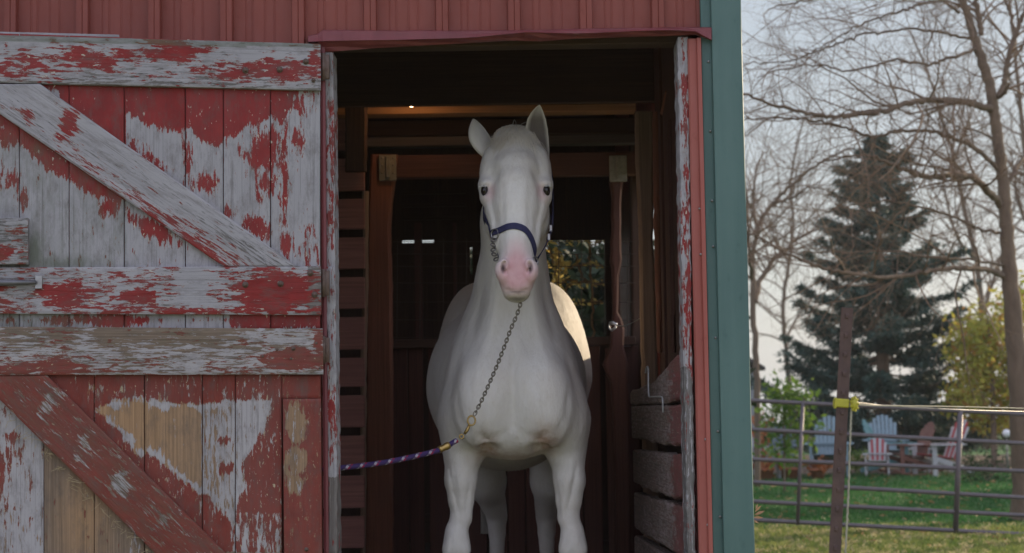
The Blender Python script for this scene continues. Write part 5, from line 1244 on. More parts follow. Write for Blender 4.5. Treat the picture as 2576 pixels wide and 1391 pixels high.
def bare_tree(px_pts, Y, w0, label, seed, n=26, L=1.4, extra=()):
    global rnd, nrs
    t_ = thing('bare_tree', label, 'tree', (P(px_pts[0][0], px_pts[0][1], Y)[0], Y, 0)); k = Y/F_PX
    pts = [P(x, y, Y) for x, y in px_pts]; pts[0][2] = float(ground_z(pts[0][0], Y))-.05
    c, r = limb(pts, w0*k, w0*.25*k, 7, .01); m_ = MB(); m_.tube(c, r, 10); m_.build('trunk', bark, t_, True)
    m_ = MB(); all_ = [(c, r)]
    for ex, w_ in extra:
        c2, r2 = limb([P(x, y, Y+dy) for x, y, dy in ex], w_*k, w_*.3*k, 6, .01); b_ = MB(); b_.tube(c2, r2, 7); b_.build('branch', bark, t_, True); all_.append((c2, r2))
    for c2, r2 in all_:
        dv = np.gradient(c2, axis=0); dv /= np.linalg.norm(dv, axis=1)[:, None]
        for k_2 in range(n):
            t = .25+.75*(k_2+.5)/n; i = min(len(c2)-2, int(t*(len(c2)-1))); s = np.cross(dv[i], nrs.randn(3)); s /= np.linalg.norm(s)
            grow(m_, c2[i], dv[i]*.6+s*.75, L*rnd.uniform(.5, 1.1)*(1.1-.3*t), max(.006, r2[i]*.4), 2, .03, .7, 4, 5, .16)
    m_.build('twigs', bark2, t_); return t_
c3 = lambda cx, cy: (1823.8+cx*.5427, cy*.5427)
bare_tree([(1904, 1150), (1903, 960), (1895, 800), (1893, 690), (1896, 630), (1908, 570), (1930, 530), (1965, 490), (2010, 450), (2060, 410), (2105, 385), (2150, 372)], 27, 8.5,
          'slender leafless tree right beside the green barn corner, leaning right', 5, 26, 1.7,
          [(((1898, 760, 0), (1915, 700, .4), (1955, 645, .6), (2010, 600, .8), (2060, 575, 1)), 8), (((1893, 700, 0), (1885, 640, -.5), (1880, 560, -.8), (1876, 480, -1)), 6), (((1945, 510, 0), (1990, 500, -.4), (2040, 470, -.6), (2080, 480, -.8)), 4), (((1905, 580, 0), (1895, 520, .3), (1900, 440, .5), (1920, 380, .7)), 5)])
bare_tree([(1990, 1130), (1985, 980), (1975, 860), (1970, 760), (1985, 660), (1995, 560), (1990, 460), (2010, 340), (2040, 250)], 48, 7, 'thin distant leafless tree between the barn corner and the dark evergreen', 6, 30, 2.6,
          [(((1975, 860, 0), (2010, 790, 1), (2050, 740, 1.4)), 4), (((1985, 660, 0), (1950, 600, -1), (1930, 520, -1.4)), 4)])
bare_tree([(2480, 1130), (2478, 950), (2470, 800), (2455, 650), (2425, 520), (2400, 400), (2370, 300), (2340, 200), (2290, 80)], 44, 9, 'distant leafless tree behind the big trunk, its crown above the evergreen', 7, 34, 2.8,
          [(((2470, 800, 0), (2500, 700, 1), (2530, 600, 1.4), (2560, 480, 1.6)), 6), (((2455, 650, 0), (2410, 600, -1), (2380, 500, -1.4), (2370, 420, -1.4)), 5), (((2400, 400, 0), (2440, 300, 1), (2480, 180, 1.5)), 4)])
bare_tree([(2640, 1130), (2630, 900), (2600, 600), (2580, 400), (2560, 200), (2540, 0)], 40, 12, 'leafless tree showing only its branches at the far right edge of the sky', 8, 34, 2.8, [(((2600, 600, 0), (2560, 500, .5), (2545, 380, .6)), 6)])

# ---------------------------------------------------------------- spruce
def spruce(name, label, x, y, H, R, seed, mat, nwh=30, px_off=None):
    r = np.random.RandomState(seed); zb = float(ground_z(x, y)); t_ = thing(name, label, 'tree', (x, y, zb))
    br = MB(); br.tube([(x, y, zb-.1), (x+.02, y, zb+H*.5), (x, y, zb+H*.98)], [.19, .11, .015], 10); Vs = []; 
    for w_ in range(nwh):
        t = w_/(nwh-1); z = zb+.55+(H-.7)*t**.95; rr_ = R*(1-t)**.62*(.90+.14*math.sin(w_*2.3+seed))+.10
        nb = int(9-3*t)
        for k in range(nb):
            a = 6.283*(k+.5*(w_ % 2)+r.rand()*.5)/nb; L = rr_*(.44+.74*r.rand())
            if r.rand() < .17: continue
            d = np.array([math.cos(a), math.sin(a), 0])
            n = 7; s = np.linspace(0, 1, n); dro = .10+.30*(1-t)+.1*r.rand()
            pts = np.array([x, y, z+r.uniform(-.13, .13)])+d*(L*s)[:, None]+np.array([0, 0, 1])*(-(dro*L*s*(1.15-.9*s))+.06*L*s**3*3)[:, None]
            br.tube(pts, np.linspace(.022*(1.2-t), .004, n), 4, cap=False)
            # needle sprays: short twigs off the bough, each a bundle of thin blades
            ns = int(20+L*38)
            for q in range(ns):
                u = .18+.85*r.rand()**.8; u = min(u, 1); c = pts[0]+(0, 0, 0); i = min(n-2, int(u*(n-1))); c = pts[i]+(pts[i+1]-pts[i])*(u*(n-1)-i)
                side = np.cross(d, (0, 0, 1))*(1 if r.rand() < .5 else -1)
                tl = (.16+.34*L*.42*(1-u*.7))*(.6+.8*r.rand()); td = side*(.75+.3*r.rand())+d*(.35+.6*r.rand())+np.array([0, 0, -.20+.45*(r.rand()-.4)]); td /= np.linalg.norm(td)
                for b_ in range(7):
                    p0 = c+td*tl*(b_/7.)+r.randn(3)*.02; nd = td*.75+r.randn(3)*.55; nd /= np.linalg.norm(nd); nl = .085+.06*r.rand(); pw_ = np.cross(nd, r.randn(3)); pw_ /= np.linalg.norm(pw_); ww = .017
                    Vs.append((p0-pw_*ww, p0+pw_*ww, p0+nd*nl+pw_*ww*.5, p0+nd*nl-pw_*ww*.5))
    br.build('trunk', bark2, t_); Vs = np.array(Vs).reshape(-1, 3); f = np.arange(len(Vs)).reshape(-1, 4); c_ = MB(); c_.addm(Vs, f); c_.build('crown', mat, t_); return t_
sp_m = leafmat('blue_spruce_needles', (.026, .058, .047), (.075, .128, .104), .12, None, 1.4, .6)
Ysp = 36.0; sx0 = P(2222, 1000, Ysp)[0]
spruce('spruce_tree', 'tall dark blue-green spruce standing behind the garden chairs', sx0, Ysp, P(2222, 338, Ysp)[2], 2.62, 5, sp_m, 30)

for i, (x, y, H_, R_) in enumerate(((19.5, 32.9, 7.8, 2.5), (24.5, 41.5, 9.8, 2.9), (27.5, 39.2, 9.0, 2.8), (18.5, 40.2, 6.8, 2.2))):
    spruce('spruce_tree', ('evergreen tree standing well off to the right of the gate, nearest the lawn', 'tall evergreen second from the lawn, off to the right of the gate', 'evergreen farthest to the right beyond the gate', 'shortest evergreen off to the right, beyond the garden chairs')[i], x, y, H_, R_, 50+i, sp_m, 13)
# ---------------------------------------------------------------- leafy trees and shrubs
def leafy(name, label, cat, x, y, blobs, n, ls, mat, stems, seed, group=None, woodm=None):
    """blobs: (x, y, z, rx, ry, rz) volumes filled with leaves; stems: list of (points, r0, r1)"""
    r = np.random.RandomState(seed); zb = float(ground_z(x, y)); t_ = thing(name, label, cat, (x, y, zb), group)
    m_ = MB()
    for p_, a, b_ in stems: m_.tube(catmull(p_, 4), np.linspace(a, b_, (len(p_)-1)*4+1), 6)
    m_.build('trunk' if cat == 'tree' else 'stem', woodm or bark, t_, True)
    vol = np.array([b_[3]*b_[4]*b_[5] for b_ in blobs]); vol = vol**.7; vol /= vol.sum(); Vs = []
    for b_, f in zip(blobs, vol):
        k = max(3, int(n*f/6)); q = r.randn(k, 3); q /= np.linalg.norm(q, axis=1)[:, None]; q *= (r.rand(k)**.45)[:, None]
        C = np.array(b_[:3])+q*np.array(b_[3:])
        C = np.repeat(C, 6, 0)+r.randn(k*6, 3)*ls*2.2
        u = r.randn(k*6, 3); u /= np.linalg.norm(u, axis=1)[:, None]; w_ = np.cross(u, r.randn(k*6, 3)); w_ /= np.linalg.norm(w_, axis=1)[:, None]
        s_ = (ls*(.6+.8*r.rand(k*6)))[:, None]
        Vs.append(np.stack([C-u*s_, C-w_*s_*.45+u*s_*.1, C+u*s_, C+w_*s_*.45+u*s_*.1], 1).reshape(-1, 3))
    Vs = np.concatenate(Vs); c_ = MB(); c_.addm(Vs, np.arange(len(Vs)).reshape(-1, 4)); c_.build('crown' if cat == 'tree' else 'foliage', mat, t_); return t_
yel = leafmat('yellowing_leaves', (.26, .30, .05), (.60, .52, .11), .55, (.42, .22, .06), 1.2)
ygr = leafmat('bright_green_leaves', (.06, .15, .025), (.20, .30, .05), .55, None, 1.5)
dkg = leafmat('dark_green_leaves', (.025, .05, .022), (.055, .09, .035), .3, None, 1.2)
brn = leafmat('brown_hedge_leaves', (.07, .05, .035), (.13, .10, .06), .3, (.11, .13, .05), 1.5)
def at(px, py, Y): return P(px, py, Y)
Yy = 33.0; k = Yy/F_PX
bl_ = [(*at(px, py, Yy+dy), rx*k, 1.1, rz*k) for px, py, dy, rx, rz in ((2480, 820, 0, 55, 45), (2540, 870, .5, 60, 60), (2450, 900, 0, 50, 50), (2500, 960, .3, 80, 60), (2430, 1000, 0, 40, 45), (2570, 780, .5, 50, 60), (2520, 1040, .5, 80, 40), (2420, 850, .3, 22, 40), (2590, 960, .8, 50, 80))]
q = at(2500, 1150, Yy)
leafy('leafy_tree', 'yellow-green leafy tree behind the gate, in front of the big trunk\'s left side', 'tree', q[0], Yy, bl_, 5200, .075, yel, [([(q[0], Yy, -.05), at(2498, 1000, Yy), at(2490, 860, Yy), at(2480, 780, Yy)], .07, .02), ([at(2498, 1000, Yy), at(2540, 900, Yy+.3), at(2565, 800, Yy+.4)], .04, .01)], 21)
Yg = 25.5; k = Yg/F_PX; q = at(1972, 1180, Yg)
bl_ = [(*at(px, py, Yg+dy), rx*k, .22, rz*k) for px, py, dy, rx, rz in ((1945, 985, 0, 12, 32), (1975, 1000, 0, 25, 12), (2000, 985, 0, 14, 14), (1985, 1025, 0, 26, 22), (2025, 1000, 0, 22, 12), (1975, 1052, 0, 20, 22), (1935, 1020, .1, 12, 10), (2028, 1072, 0, 28, 16), (1950, 1090, .1, 26, 22), (1995, 1095, 0, 26, 16), (1965, 1130, 0, 30, 20))]
leafy('leafy_shrub', 'young green-leaved sapling behind the gate beside the barn corner', 'shrub', q[0], Yg, bl_, 850, .055, ygr, [([(q[0], Yg, -.03), at(1972, 1090, Yg), at(1968, 1000, Yg), at(1945, 965, Yg)], .022, .006), ([at(1972, 1100, Yg), at(2005, 1040, Yg), at(2030, 995, Yg)], .014, .005), ([at(1972, 1120, Yg), at(2010, 1090, Yg), at(2040, 1075, Yg)], .01, .004)], 22)
# hedge-like shrubs far behind the chairs
spec = [(1905, 1085, 45, 45, 44, dkg), (1992, 1100, 34, 30, 46, brn), (2075, 1085, 45, 40, 45, brn), (2150, 1080, 50, 45, 43, dkg), (2235, 1085, 55, 48, 44, brn), (2320, 1080, 55, 50, 43.5, dkg), (2400, 1090, 55, 55, 44, brn), (2480, 1095, 55, 40, 45, brn), (2560, 1100, 55, 45, 44, dkg)]
hl = ['dark low shrub seen past the barn corner', 'small brown shrub behind the blue chairs, left of the steel post', 'brown shrub behind the steel post', 'dark shrub just right of the steel post', 'brown shrub behind the rounded pale chair', 'dark shrub behind the rust-red chair', 'brown shrub behind the red and white chair', 'thin brown shrub below the yellow-green tree', 'dark shrub at the right edge behind the big trunk']
for i, (px, py, rx, rz, Y, mt) in enumerate(spec):
    k = Y/F_PX; c_ = at(px, py, Y); zb = float(ground_z(c_[0], Y)); top = c_[2]+rz*k; r_ = np.random.RandomState(60+i)
    bl_ = [(c_[0]+r_.uniform(-.6, .6)*rx*k, Y+r_.uniform(-.3, .5), zb+(top-zb)*r_.uniform(.25, .86), rx*k*.5, .5, (top-zb)*.22) for _ in range(11)]
    st = [([(c_[0]+r_.uniform(-.1, .1), Y, zb-.05), (c_[0]+r_.uniform(-.4, .4)*rx*k, Y, zb+(top-zb)*.5), (c_[0]+r_.uniform(-.9, .9)*rx*k, Y+.1, top)], .02, .005) for _ in range(7)]
    leafy('garden_shrub', hl[i], 'shrub', c_[0], Y, bl_, 1500, .060, mt, st, 80+i, 'shrubs along the far side of the garden')
q = at(2150, 1155, 31.2); leafy('garden_shrub', 'small round yellow-green plant on the mulch between the pale blue chair and the rocking chair', 'plant', q[0], 31.2, [(q[0], 31.2, .22, .20, .2, .2)], 260, .04, ygr, [([(q[0], 31.2, 0), (q[0], 31.2, .3)], .01, .005)], 95)
q = at(2485, 1210, 27.5); leafy('garden_shrub', 'low dark twiggy bush on the lawn left of the big trunk', 'shrub', q[0], 27.5, [(q[0], 27.5, .25, .45, .35, .28), (q[0]-.3, 27.5, .2, .2, .2, .2)], 500, .035, dkg, [([(q[0], 27.5, 0), (q[0]+.1*j, 27.5, .3), (q[0]+.2*j, 27.5, .6)], .01, .004) for j in (-2, -1, 0, 1, 2)], 96)
# dry weed by the foot of the corner
q = at(1912, 1290, 8.4); m_ = MB()
wd = thing('dry_weed', 'dry tan leaf sprig sticking out past the foot of the green corner', 'plant', (q[0]-.15, 8.4, 0))
for j, (a, ll) in enumerate(((-.55, .040), (-.1, .055), (.30, .062), (.75, .050), (1.15, .035))):
    c0 = at(1893, 1302, 8.4)+np.array([.004*j, .01*(j % 2), -.01+.012*j]); c1 = c0+np.array([ll*math.cos(a), .01*(j % 3), ll*math.sin(a)]); d = c1-c0; w_ = np.array([-d[2], .008*(-1)**j, d[0]])*.13
    m_.add([c0, (c0+c1)/2+w_, c1, (c0+c1)/2-w_], [(0, 1, 2, 3)])
m_.build('leaf', leafmat('dry_leaf', (.30, .22, .14), (.42, .33, .24), .4), wd)
m_ = MB(); c0 = at(1893, 1300, 8.4); m_.tube([(c0[0]-.04, 8.42, 0), (c0[0]-.01, 8.41, c0[2]*.6), c0+(0, 0, .03)], [.004, .003, .002], 5); m_.build('stem', hay_m, wd)

# ---------------------------------------------------------------- gate
gate_m = plain('gate_paint', (.120, .108, .120), (.165, .145, .155), 9, .48, .25, bstr=.15, bscale=60)
gate = thing('pipe_gate', 'long grey tubular farm gate with six rails crossing the lawn', 'gate', (P(2200, 1330, 17.5)[0], 17.5, 0))
YG = 17.5
def gp(x, row):      # six rails, straight lines in the photo carried to one upright plane
    yl = (1013.6, 1086.5, 1160.5, 1219.7, 1267.5, 1314.)[row]; yr = (1033.7, 1107., 1178., 1242.4, 1288., 1335.4)[row]
    xr = x; return P(x, yl+(yr-yl)*(x-2015)/(2412-2015), YG)
for r_ in range(6):
    m_ = MB(); pts = [gp(x, r_) for x in np.linspace(1560, 2830, 24)]; m_.tube(pts, .0235, 10); m_.build('rail', gate_m, gate, True)
for x, w_ in ((1590, .026), (2018, .021), (2415, .029), (2812, .026)):
    m_ = MB(); a = gp(x+1, 0); b_ = gp(x-12, 5); m_.tube([a+(0, -.006, .02), b_+(0, -.006, -.03)], w_, 10); m_.build('upright', gate_m, gate, True)
for x, lab in ((2835, 'wooden post at the far right end of the gate'), (1535, 'wooden post at the end of the gate behind the barn corner')):
    pst = thing('gate_post', lab, 'post', (P(x, 1300, YG)[0], YG, 0)); c0 = P(x, 1300, YG); m_ = MB(); m_.tube([(c0[0], YG, -.1), (c0[0], YG, .8), (c0[0]+.01, YG, 1.55)], [.085, .08, .075], 14); m_.tube([(c0[0], YG, 1.55), (c0[0], YG, 1.575)], [.073, .05], 14); m_.build('shaft', pale_wood, pst, True)
# ---------------------------------------------------------------- steel post with its strap and wires
YP = 4.6
tpo = thing('steel_fence_post', 'rusty studded steel post leaning slightly, in front of the gate', 'post', (P(2090, 1391, YP)[0], YP, 0))
rust = plain('rusty_post_paint', (.130, .082, .068), (.075, .050, .046), 22, .75, .25, bstr=.5, bscale=120, bdist=.003)
topc = P(2131, 774, YP); botc = P(2100, 1391, YP); ax_ = (topc-botc)/np.linalg.norm(topc-botc); zb_ = botc-ax_*(botc[2]/ax_[2])-ax_*.1
rx_ = np.cross(ax_, (0, -1, 0)); rx_ /= np.linalg.norm(rx_); rx_ = rx_ if rx_[0] > 0 else -rx_; ry_ = np.cross(rx_, ax_); ry_ = ry_ if ry_[1] > 0 else -ry_
prof = [(-.0165, .001), (-.0165, -.0025), (-.004, -.0035), (.004, -.0035), (.0165, -.0025), (.0165, .001), (.0022, .0015), (.0018, .030), (-.0018, .030), (-.0022, .0015)]
m_ = MB(); V = [zb_+rx_*a+ry_*b_ for a, b_ in prof]+[topc+rx_*a+ry_*b_ for a, b_ in prof]; n = len(prof)
m_.add(V, [(i, (i+1) % n, n+(i+1) % n, n+i) for i in range(n)]+[tuple(range(n, 2*n))]); m_.build('shaft', rust, tpo)
L = np.linalg.norm(topc-zb_); s = .022
while s < L-.2:
    m_ = MB(); c0 = topc-ax_*s-ry_*.0035; m_.add([c0-rx_*.005+ax_*.006, c0+rx_*.005+ax_*.006, c0+rx_*.005-ax_*.008, c0-rx_*.005-ax_*.008, c0-rx_*.004-ry_*.007+ax_*.001, c0+rx_*.004-ry_*.007+ax_*.001, c0+rx_*.004-ry_*.007-ax_*.007, c0-rx_*.004-ry_*.007-ax_*.007],
          [(0, 1, 5, 4), (1, 2, 6, 5), (2, 3, 7, 6), (3, 0, 4, 7), (4, 5, 6, 7)]); s += .0535; m_.build('stud', rust, tpo)
ins = thing('yellow_insulator', 'bright yellow plastic insulator strapped round the rusty steel post', 'insulator', P(2120, 1015, YP))
ym = plain('yellow_plastic', (.48, .44, .035), (.36, .34, .03), 60, .45, bstr=.3, bscale=90, bdist=.002)
m_ = MB(); c0 = P(2119, 1014.5, YP); R_ = np.stack([rx_, ry_, ax_], 1); m_.box(c0+np.array([-.0205, -.009, -.0115]), c0+np.array([.0185, .034, .0125]), .003, R_); m_.box(c0+np.array([-.0225, -.011, -.014]), c0+np.array([-.0175, .01, .016]), .002, R_); m_.build('strap', ym, ins)
m_ = MB(); c1 = P(2148, 1016, YP-.004)
m_.ball(c1+np.array([.001, 0, 0]), .0155, 14, 10, (.72, .9, 1.32)); m_.build('knob', ym, ins, True)
m_ = MB(); 
for a in range(9):
    t = a/9*6.283; m_.ball(c1+np.array([.0105*math.cos(t), -.010, .0185*math.sin(t)]), .0035, 6, 5)
m_.build('knob_ribs', ym, ins, True)
tw = thing('fence_twine', 'thin pale twine and wires tied to the yellow insulator, running right and down', 'wire', P(2160, 1019, YP))
twm = plain('pale_twine', (.40, .38, .30), (.26, .25, .18), 90, .85, bstr=0)
m_ = MB(); m_.tube(catmull([P(2150, 1016, YP), P(2200, 1020, YP+.1), P(2400, 1023, YP+.5), P(2600, 1028, YP+1), P(2900, 1036, YP+1.5)]), .0022, 5); m_.build('wire', twm, tw)
m_ = MB(); m_.tube(catmull([P(2150, 1014, YP), P(2170, 1014, YP+.1), P(2235, 1021, YP+.3), P(2420, 1031, YP+.5), P(2600, 1036, YP+1), P(2900, 1044, YP+1.5)]), .0016, 5); m_.build('wire', zinc, tw)
m_ = MB(); pts = catmull([P(2142, 1028, YP-.004), P(2139, 1100, YP-.004), P(2134, 1250, YP-.004), P(2127, 1391, YP-.004), P(2121, 1560, YP), P(2119, 1900, YP)], 20); pts[:, 0] += .0008*np.sin(np.arange(len(pts))*2.1); pts[-1][2] = .01; m_.tube(pts, .0029, 6); m_.build('twine', twm, tw)
# ---------------------------------------------------------------- garden chairs
def cm(name, c): return plain(name, c, tuple(x*.8 for x in c), 12, .55, bstr=.15, bscale=50)
blue_c = cm('pale_blue_paint', (.22, .31, .36)); teal_c = cm('teal_paint', (.13, .30, .32)); slate_c = cm('slate_blue_paint', (.12, .17, .22)); white_c = cm('white_chair_paint', (.45, .45, .46)); red_c = cm('red_chair_paint', (.40, .040, .045)); rust_c = cm('rust_red_paint', (.18, .070, .050)); grey_c = cm('grey_white_paint', (.34, .36, .39))
def chair(label, px, Y, yaw, mats, rocker=False, sc=1.0, zpx=None):
    """slatted garden chair: fan back, sloped seat, wide arms; mats = (back, alternate back slat, seat, frame)"""
    c0 = P(px, 1195, Y); x, z0 = c0[0], float(ground_z(c0[0], Y))+.012
    t_ = thing('garden_chair', label, 'chair', (0, 0, 0), 'garden chairs beyond the gate')
    def B(name, mat, lst):
        m_ = MB()
        for lo, hi, rt in lst: m_.box(lo, hi, .005, rt, ((lo[0]+hi[0])/2, (lo[1]+hi[1])/2, lo[2]) if rt is not None else None)
        return m_.build(name, mat, t_, local=True)
    lift = .06 if rocker else 0
    tilt = np.array(Matrix.Rotation(rad(-24), 3, 'X'))
    # back: seven fanned slats (front of the chair looks along -Y)
    for i in range(7):
        u = (i-3); fan = np.array(Matrix.Rotation(rad(u*1.1), 3, 'Y')); H_ = .78-.018*u*u
        m_ = MB(); m_.box((u*.062-.0305, -.009, 0), (u*.062+.0305, .009, H_), .006, fan, (u*.062, 0, 0))
        V = m_.v[0] @ tilt.T+np.array([0, .26, .30+lift]); m_.v[0] = V; m_.build('back_slat', mats[1] if i % 2 else mats[0], t_, local=True)
    st = np.array(Matrix.Rotation(rad(13), 3, 'X'))
    m_ = MB()
    for i in range(6): m_.box((-.26, -.30+i*.095, -.009), (.26, -.30+i*.095+.085, .009), .004)
    m_.v = [v_ @ np.array(Matrix.Rotation(rad(-11), 3, 'X')).T+np.array([0, 0, .33+lift]) for v_ in m_.v]; m_.build('seat', mats[2], t_, local=True)
    for sg in (-1, 1):
        m_ = MB(); m_.box((sg*.335-.07, -.36, .545+lift), (sg*.335+.07, .33, .565+lift), .006); m_.build('arm', mats[3], t_, local=True)
        m_ = MB(); m_.box((sg*.30-.02, -.34, lift*.7), (sg*.30+.02, -.25, .545+lift), .005); m_.build('leg', mats[3], t_, local=True)
        m_ = MB(); m_.box((sg*.27-.012, -.33, .29+lift), (sg*.27+.012, .62, .38+lift), .004, np.array(Matrix.Rotation(rad(-17), 3, 'X')), (0, -.33, .33+lift)); m_.build('side_rail', mats[3], t_, local=True)
        if rocker:
            m_ = MB(); a = np.linspace(-.50, .50, 13); m_.tube(np.stack([sg*.30+0*a, a*1.15+.08, .022+.42*a*a], 1), .022, 6); m_.build('rocker', mats[3], t_, local=True)
    m_ = MB(); m_.box((-.33, .30, .53+lift), (.33, .33, .57+lift), .004); m_.box((-.25, .33, .90+lift), (.25, .35, .95+lift), .004) if False else None; m_.build('crossbar', mats[3], t_, local=True)
    t_.location = (x, Y, z0); t_.rotation_euler = (0, 0, yaw); t_.scale = (sc,)*3
    return t_
chair('grey-white chair closest to the barn corner, partly hidden by leaves', 1900, 29.5, rad(25), (grey_c,)*4)
chair('slate blue chair behind the green sapling', 1962, 30.5, rad(-20), (slate_c, slate_c, slate_c, slate_c))
chair('pale blue chair half hidden behind the rusty steel post', 2088, 30.0, rad(-12), (blue_c, blue_c, slate_c, blue_c), sc=1.08)
chair('white rocking chair with red slats in front of the rounded pale chair', 2208, 29.9, rad(-14), (white_c, red_c, white_c, white_c), True, .66)
chair('pale blue chair with a tall rounded back, right behind the red-slatted rocker', 2230, 32.2, rad(-8), (blue_c, blue_c, blue_c, blue_c), sc=1.06)
chair('teal chair turned sideways, between the rounded pale chair and the rust-red chair', 2252, 31.0, rad(62), (teal_c,)*4, sc=1.0)
chair('rust-red chair turned sideways, left of the small white table', 2284, 30.2, rad(-72), (rust_c, rust_c, rust_c, rust_c), True, .90)
chair('white chair with a bright red back, rightmost of the garden chairs', 2362, 30.0, rad(-68), (white_c, red_c, red_c, white_c), False, 1.0)
tb = thing('side_table', 'small white table between the rust-red chair and the rightmost chair', 'table', (0, 0, 0)); m_ = MB(); m_.box((-.24, -.24, .44), (.24, .24, .465), .006); m_.build('tabletop', white_c, tb, local=True)
for a in (-1, 1):
    for b_ in (-1, 1): m_ = MB(); m_.box((a*.19-.02, b_*.19-.02, 0), (a*.19+.02, b_*.19+.02, .44), .004); m_.build('leg', white_c, tb, local=True)
c0 = P(2306, 1190, 31.0); tb.location = (c0[0], 31.0, float(ground_z(c0[0], 31))+.012)
terra = plain('terracotta', (.36, .12, .06), (.28, .10, .055), 12, .8, bstr=.2)
def pot(px, Y, r_, h_, lab, flo=None):
    c0 = P(px, 1190, Y); z = float(ground_z(c0[0], Y))+.012; t_ = thing('flower_pot', lab, 'flower pot', (c0[0], Y, z), 'terracotta pots on the mulch')
    m_ = MB(); m_.tube([(c0[0], Y, z), (c0[0], Y, z+h_*.8), (c0[0], Y, z+h_*.8), (c0[0], Y, z+h_)], [r_*.72, r_*.95, r_*1.08, r_*1.08], 18); m_.build('pot', terra, t_, True)
    r = np.random.RandomState(int(px)); n = 90; C = np.array([c0[0], Y, z+h_*1.35])+r.randn(n, 3)*(r_*.8, r_*.8, h_*.38); u = r.randn(n, 3)*.04; w_ = r.randn(n, 3)*.03
    m_ = MB(); m_.addm(np.stack([C-u, C-w_, C+u, C+w_], 1).reshape(-1, 3), np.arange(n*4).reshape(-1, 4)); m_.build('foliage', flo or ygr, t_)
orange_f = leafmat('orange_blooms', (.40, .13, .04), (.30, .12, .05), .3)
pot(1925, 29.2, .16, .20, 'terracotta pot nearest the barn corner', orange_f); pot(1986, 29.4, .18, .20, 'terracotta pot below the slate blue chair'); pot(2056, 29.3, .15, .18, 'small terracotta pot left of the steel post', orange_f); pot(1904, 30.6, .14, .5, 'tall terracotta pot beside the barn corner', orange_f)
gb = thing('gazing_ball', 'shiny white ball on a thin stand beside the big trunk', 'garden ornament', (P(2532, 1200, 30)[0], 30, 0)); c0 = P(2532, 1090, 30)
bm2, nt, b = newmat('white_glass_ball'); b.inputs['Base Color'].default_value = (.8, .8, .82, 1); b.inputs['Roughness'].default_value = .12
m_ = MB(); m_.ball(c0, .075, 18, 12); m_.build('ball', bm2, gb, True); m_ = MB(); m_.tube([(c0[0], 30, 0), (c0[0], 30, c0[2]-.07)], [.02, .012], 8); m_.build('stand', zinc, gb, True)
# garden shed whose eave shows past the corner
sh = thing('garden_shed', 'small dark-roofed shed whose eave peeks out past the barn corner', 'shed', (P(1850, 1100, 42)[0], 42, 0)); xr = P(1902, 950, 42)[0]; xe = P(1921, 930, 42)[0]; ze = P(1921, 932, 42)[2]; zr = P(1880, 911, 42)[2]; zg = float(ground_z(xr, 42))-.2
m_ = MB(); m_.box((xr-3.2, 42, zg), (xr, 44.5, ze+.02), .01); m_.build('wall', grey_c, sh)
xm = xr-1.6; hgt = zr+(xe-P(1880, 930, 42)[0])*0+.55
m_ = MB(); V = [(xe, 41.7, ze), (xm, 41.7, hgt+.35), (xr-3.2-.25, 41.7, ze), (xe, 44.8, ze), (xm, 44.8, hgt+.35), (xr-3.45, 44.8, ze)]; V += [(a, b_, c_+.09) for a, b_, c_ in V]
m_.add(V, [(0, 1, 4, 3), (1, 2, 5, 4), (6, 9, 10, 7), (7, 10, 11, 8), (0, 6, 7, 1), (1, 7, 8, 2), (3, 4, 10, 9), (4, 5, 11, 10), (0, 3, 9, 6), (2, 8, 11, 5)]); m_.build('roof', plain('dark_shingles', (.05, .045, .045), (.08, .07, .07), 12, .9), sh)
m_ = MB(); m_.add([(xr-.01, 42.02, ze), (xm, 42.02, hgt+.33), (xr-3.19, 42.02, ze)], [(0, 1, 2)]); m_.build('gable', grey_c, sh)
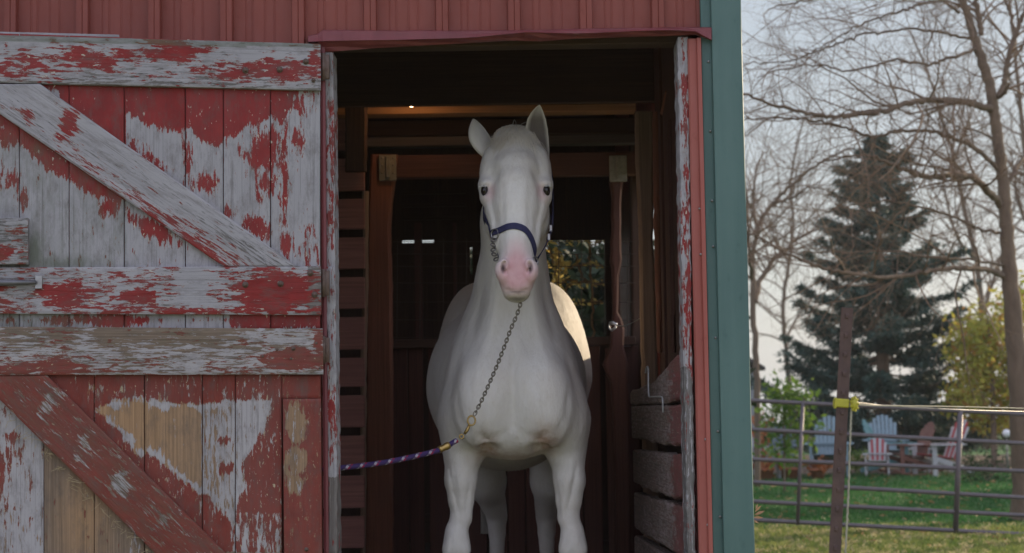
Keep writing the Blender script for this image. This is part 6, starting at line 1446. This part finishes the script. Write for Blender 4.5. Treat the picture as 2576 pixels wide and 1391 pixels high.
# trees behind the barn, seen only through the stall window: dark evergreen mass with a sunlit vine on the opening
q = P(1450, 900, 21.0); r_ = np.random.RandomState(5)
bl_ = [(q[0]+r_.uniform(-1.3, 1.0), 21+r_.uniform(-.4, .8), r_.uniform(.4, 3.05), .8, .6, .45) for _ in range(60)]
leafy('evergreen_hedge', 'dark evergreen hedge seen through the window of the stall', 'hedge', q[0], 21.0, bl_, 34000, .11, leafmat('deep_green_leaves', (.012, .024, .010), (.026, .045, .016), .1), [([(q[0]+d, 21, 0), (q[0]+d, 21, 1.2), (q[0]+d*1.1, 21, 2.4)], .04, .01) for d in (-1.2, -.4, .5, 1.2)], 31)
vn = thing('window_vine', 'sunlit golden vine hanging across the stall window right of the horse\'s muzzle', 'vine', P(1405, 700, 12.9)); m_ = MB()
vy = 12.9
for pts in (((1372, 600), (1390, 650), (1400, 700), (1410, 760), (1402, 850)), ((1485, 600), (1484, 640), (1487, 700), (1490, 760), (1490, 850)), ((1484, 620), (1500, 612), (1512, 606)), ((1395, 660), (1430, 672), (1470, 664), (1515, 668)), ((1400, 712), (1450, 708), (1490, 714), (1518, 712)), ((1420, 740), (1432, 720), (1445, 706)), ((1488, 760), (1506, 758), (1515, 764)), ((1450, 640), (1462, 690), (1482, 712))):
    c_ = catmull([P(x, y, vy+rnd.uniform(-.05, .05)) for x, y in pts], 5); c_[1:-1] += nrs.randn(len(c_)-2, 3)*.008; m_.tube(c_, .0085, 5)
m_.build('stem', plain('vine_stem', (.42, .28, .14), (.30, .2, .1), 30, .7, bstr=0), vn)
r = np.random.RandomState(8); n = 430; C = []
for i in range(n):
    if r.rand() < .62: a = r.rand(); p = P(1392+18*math.sin(a*5)+r.randn()*11, 622+a*180, vy+r.randn()*.06)
    else: p = P(1370+r.rand()*150, 606+r.choice([0, 60, 108, 155])+r.randn()*5, vy+r.randn()*.05)
    C.append(p)
C = np.array(C); u = r.randn(n, 3)*.017; w_ = np.cross(u, r.randn(n, 3)); w_ *= .011/(np.linalg.norm(w_, axis=1)[:, None])
m_ = MB(); m_.addm(np.stack([C-u, C-w_, C+u, C+w_], 1).reshape(-1, 3), np.arange(n*4).reshape(-1, 4)); m_.build('leaves', leafmat('golden_leaves', (.55, .38, .10), (.75, .58, .2), .6), vn)

# ---------------------------------------------------------------- thin haze, added to lift the blacks
e = MB(); e.box((-90, -60, -14), (110, 120, 30), .001); hz_ = bpy.data.materials.new('haze_air'); hz_.use_nodes = True; nt = hz_.node_tree; nt.nodes.remove(nt.nodes['Principled BSDF'])
pv = nt.nodes.new('ShaderNodeVolumePrincipled'); pv.inputs['Color'].default_value = (.84, .90, 1.0, 1); pv.inputs['Density'].default_value = .0006; pv.inputs['Anisotropy'].default_value = .3
nt.links.new(pv.outputs[0], nt.nodes['Material Output'].inputs['Volume']); tag(e.build('haze', hz_), kind='stuff')
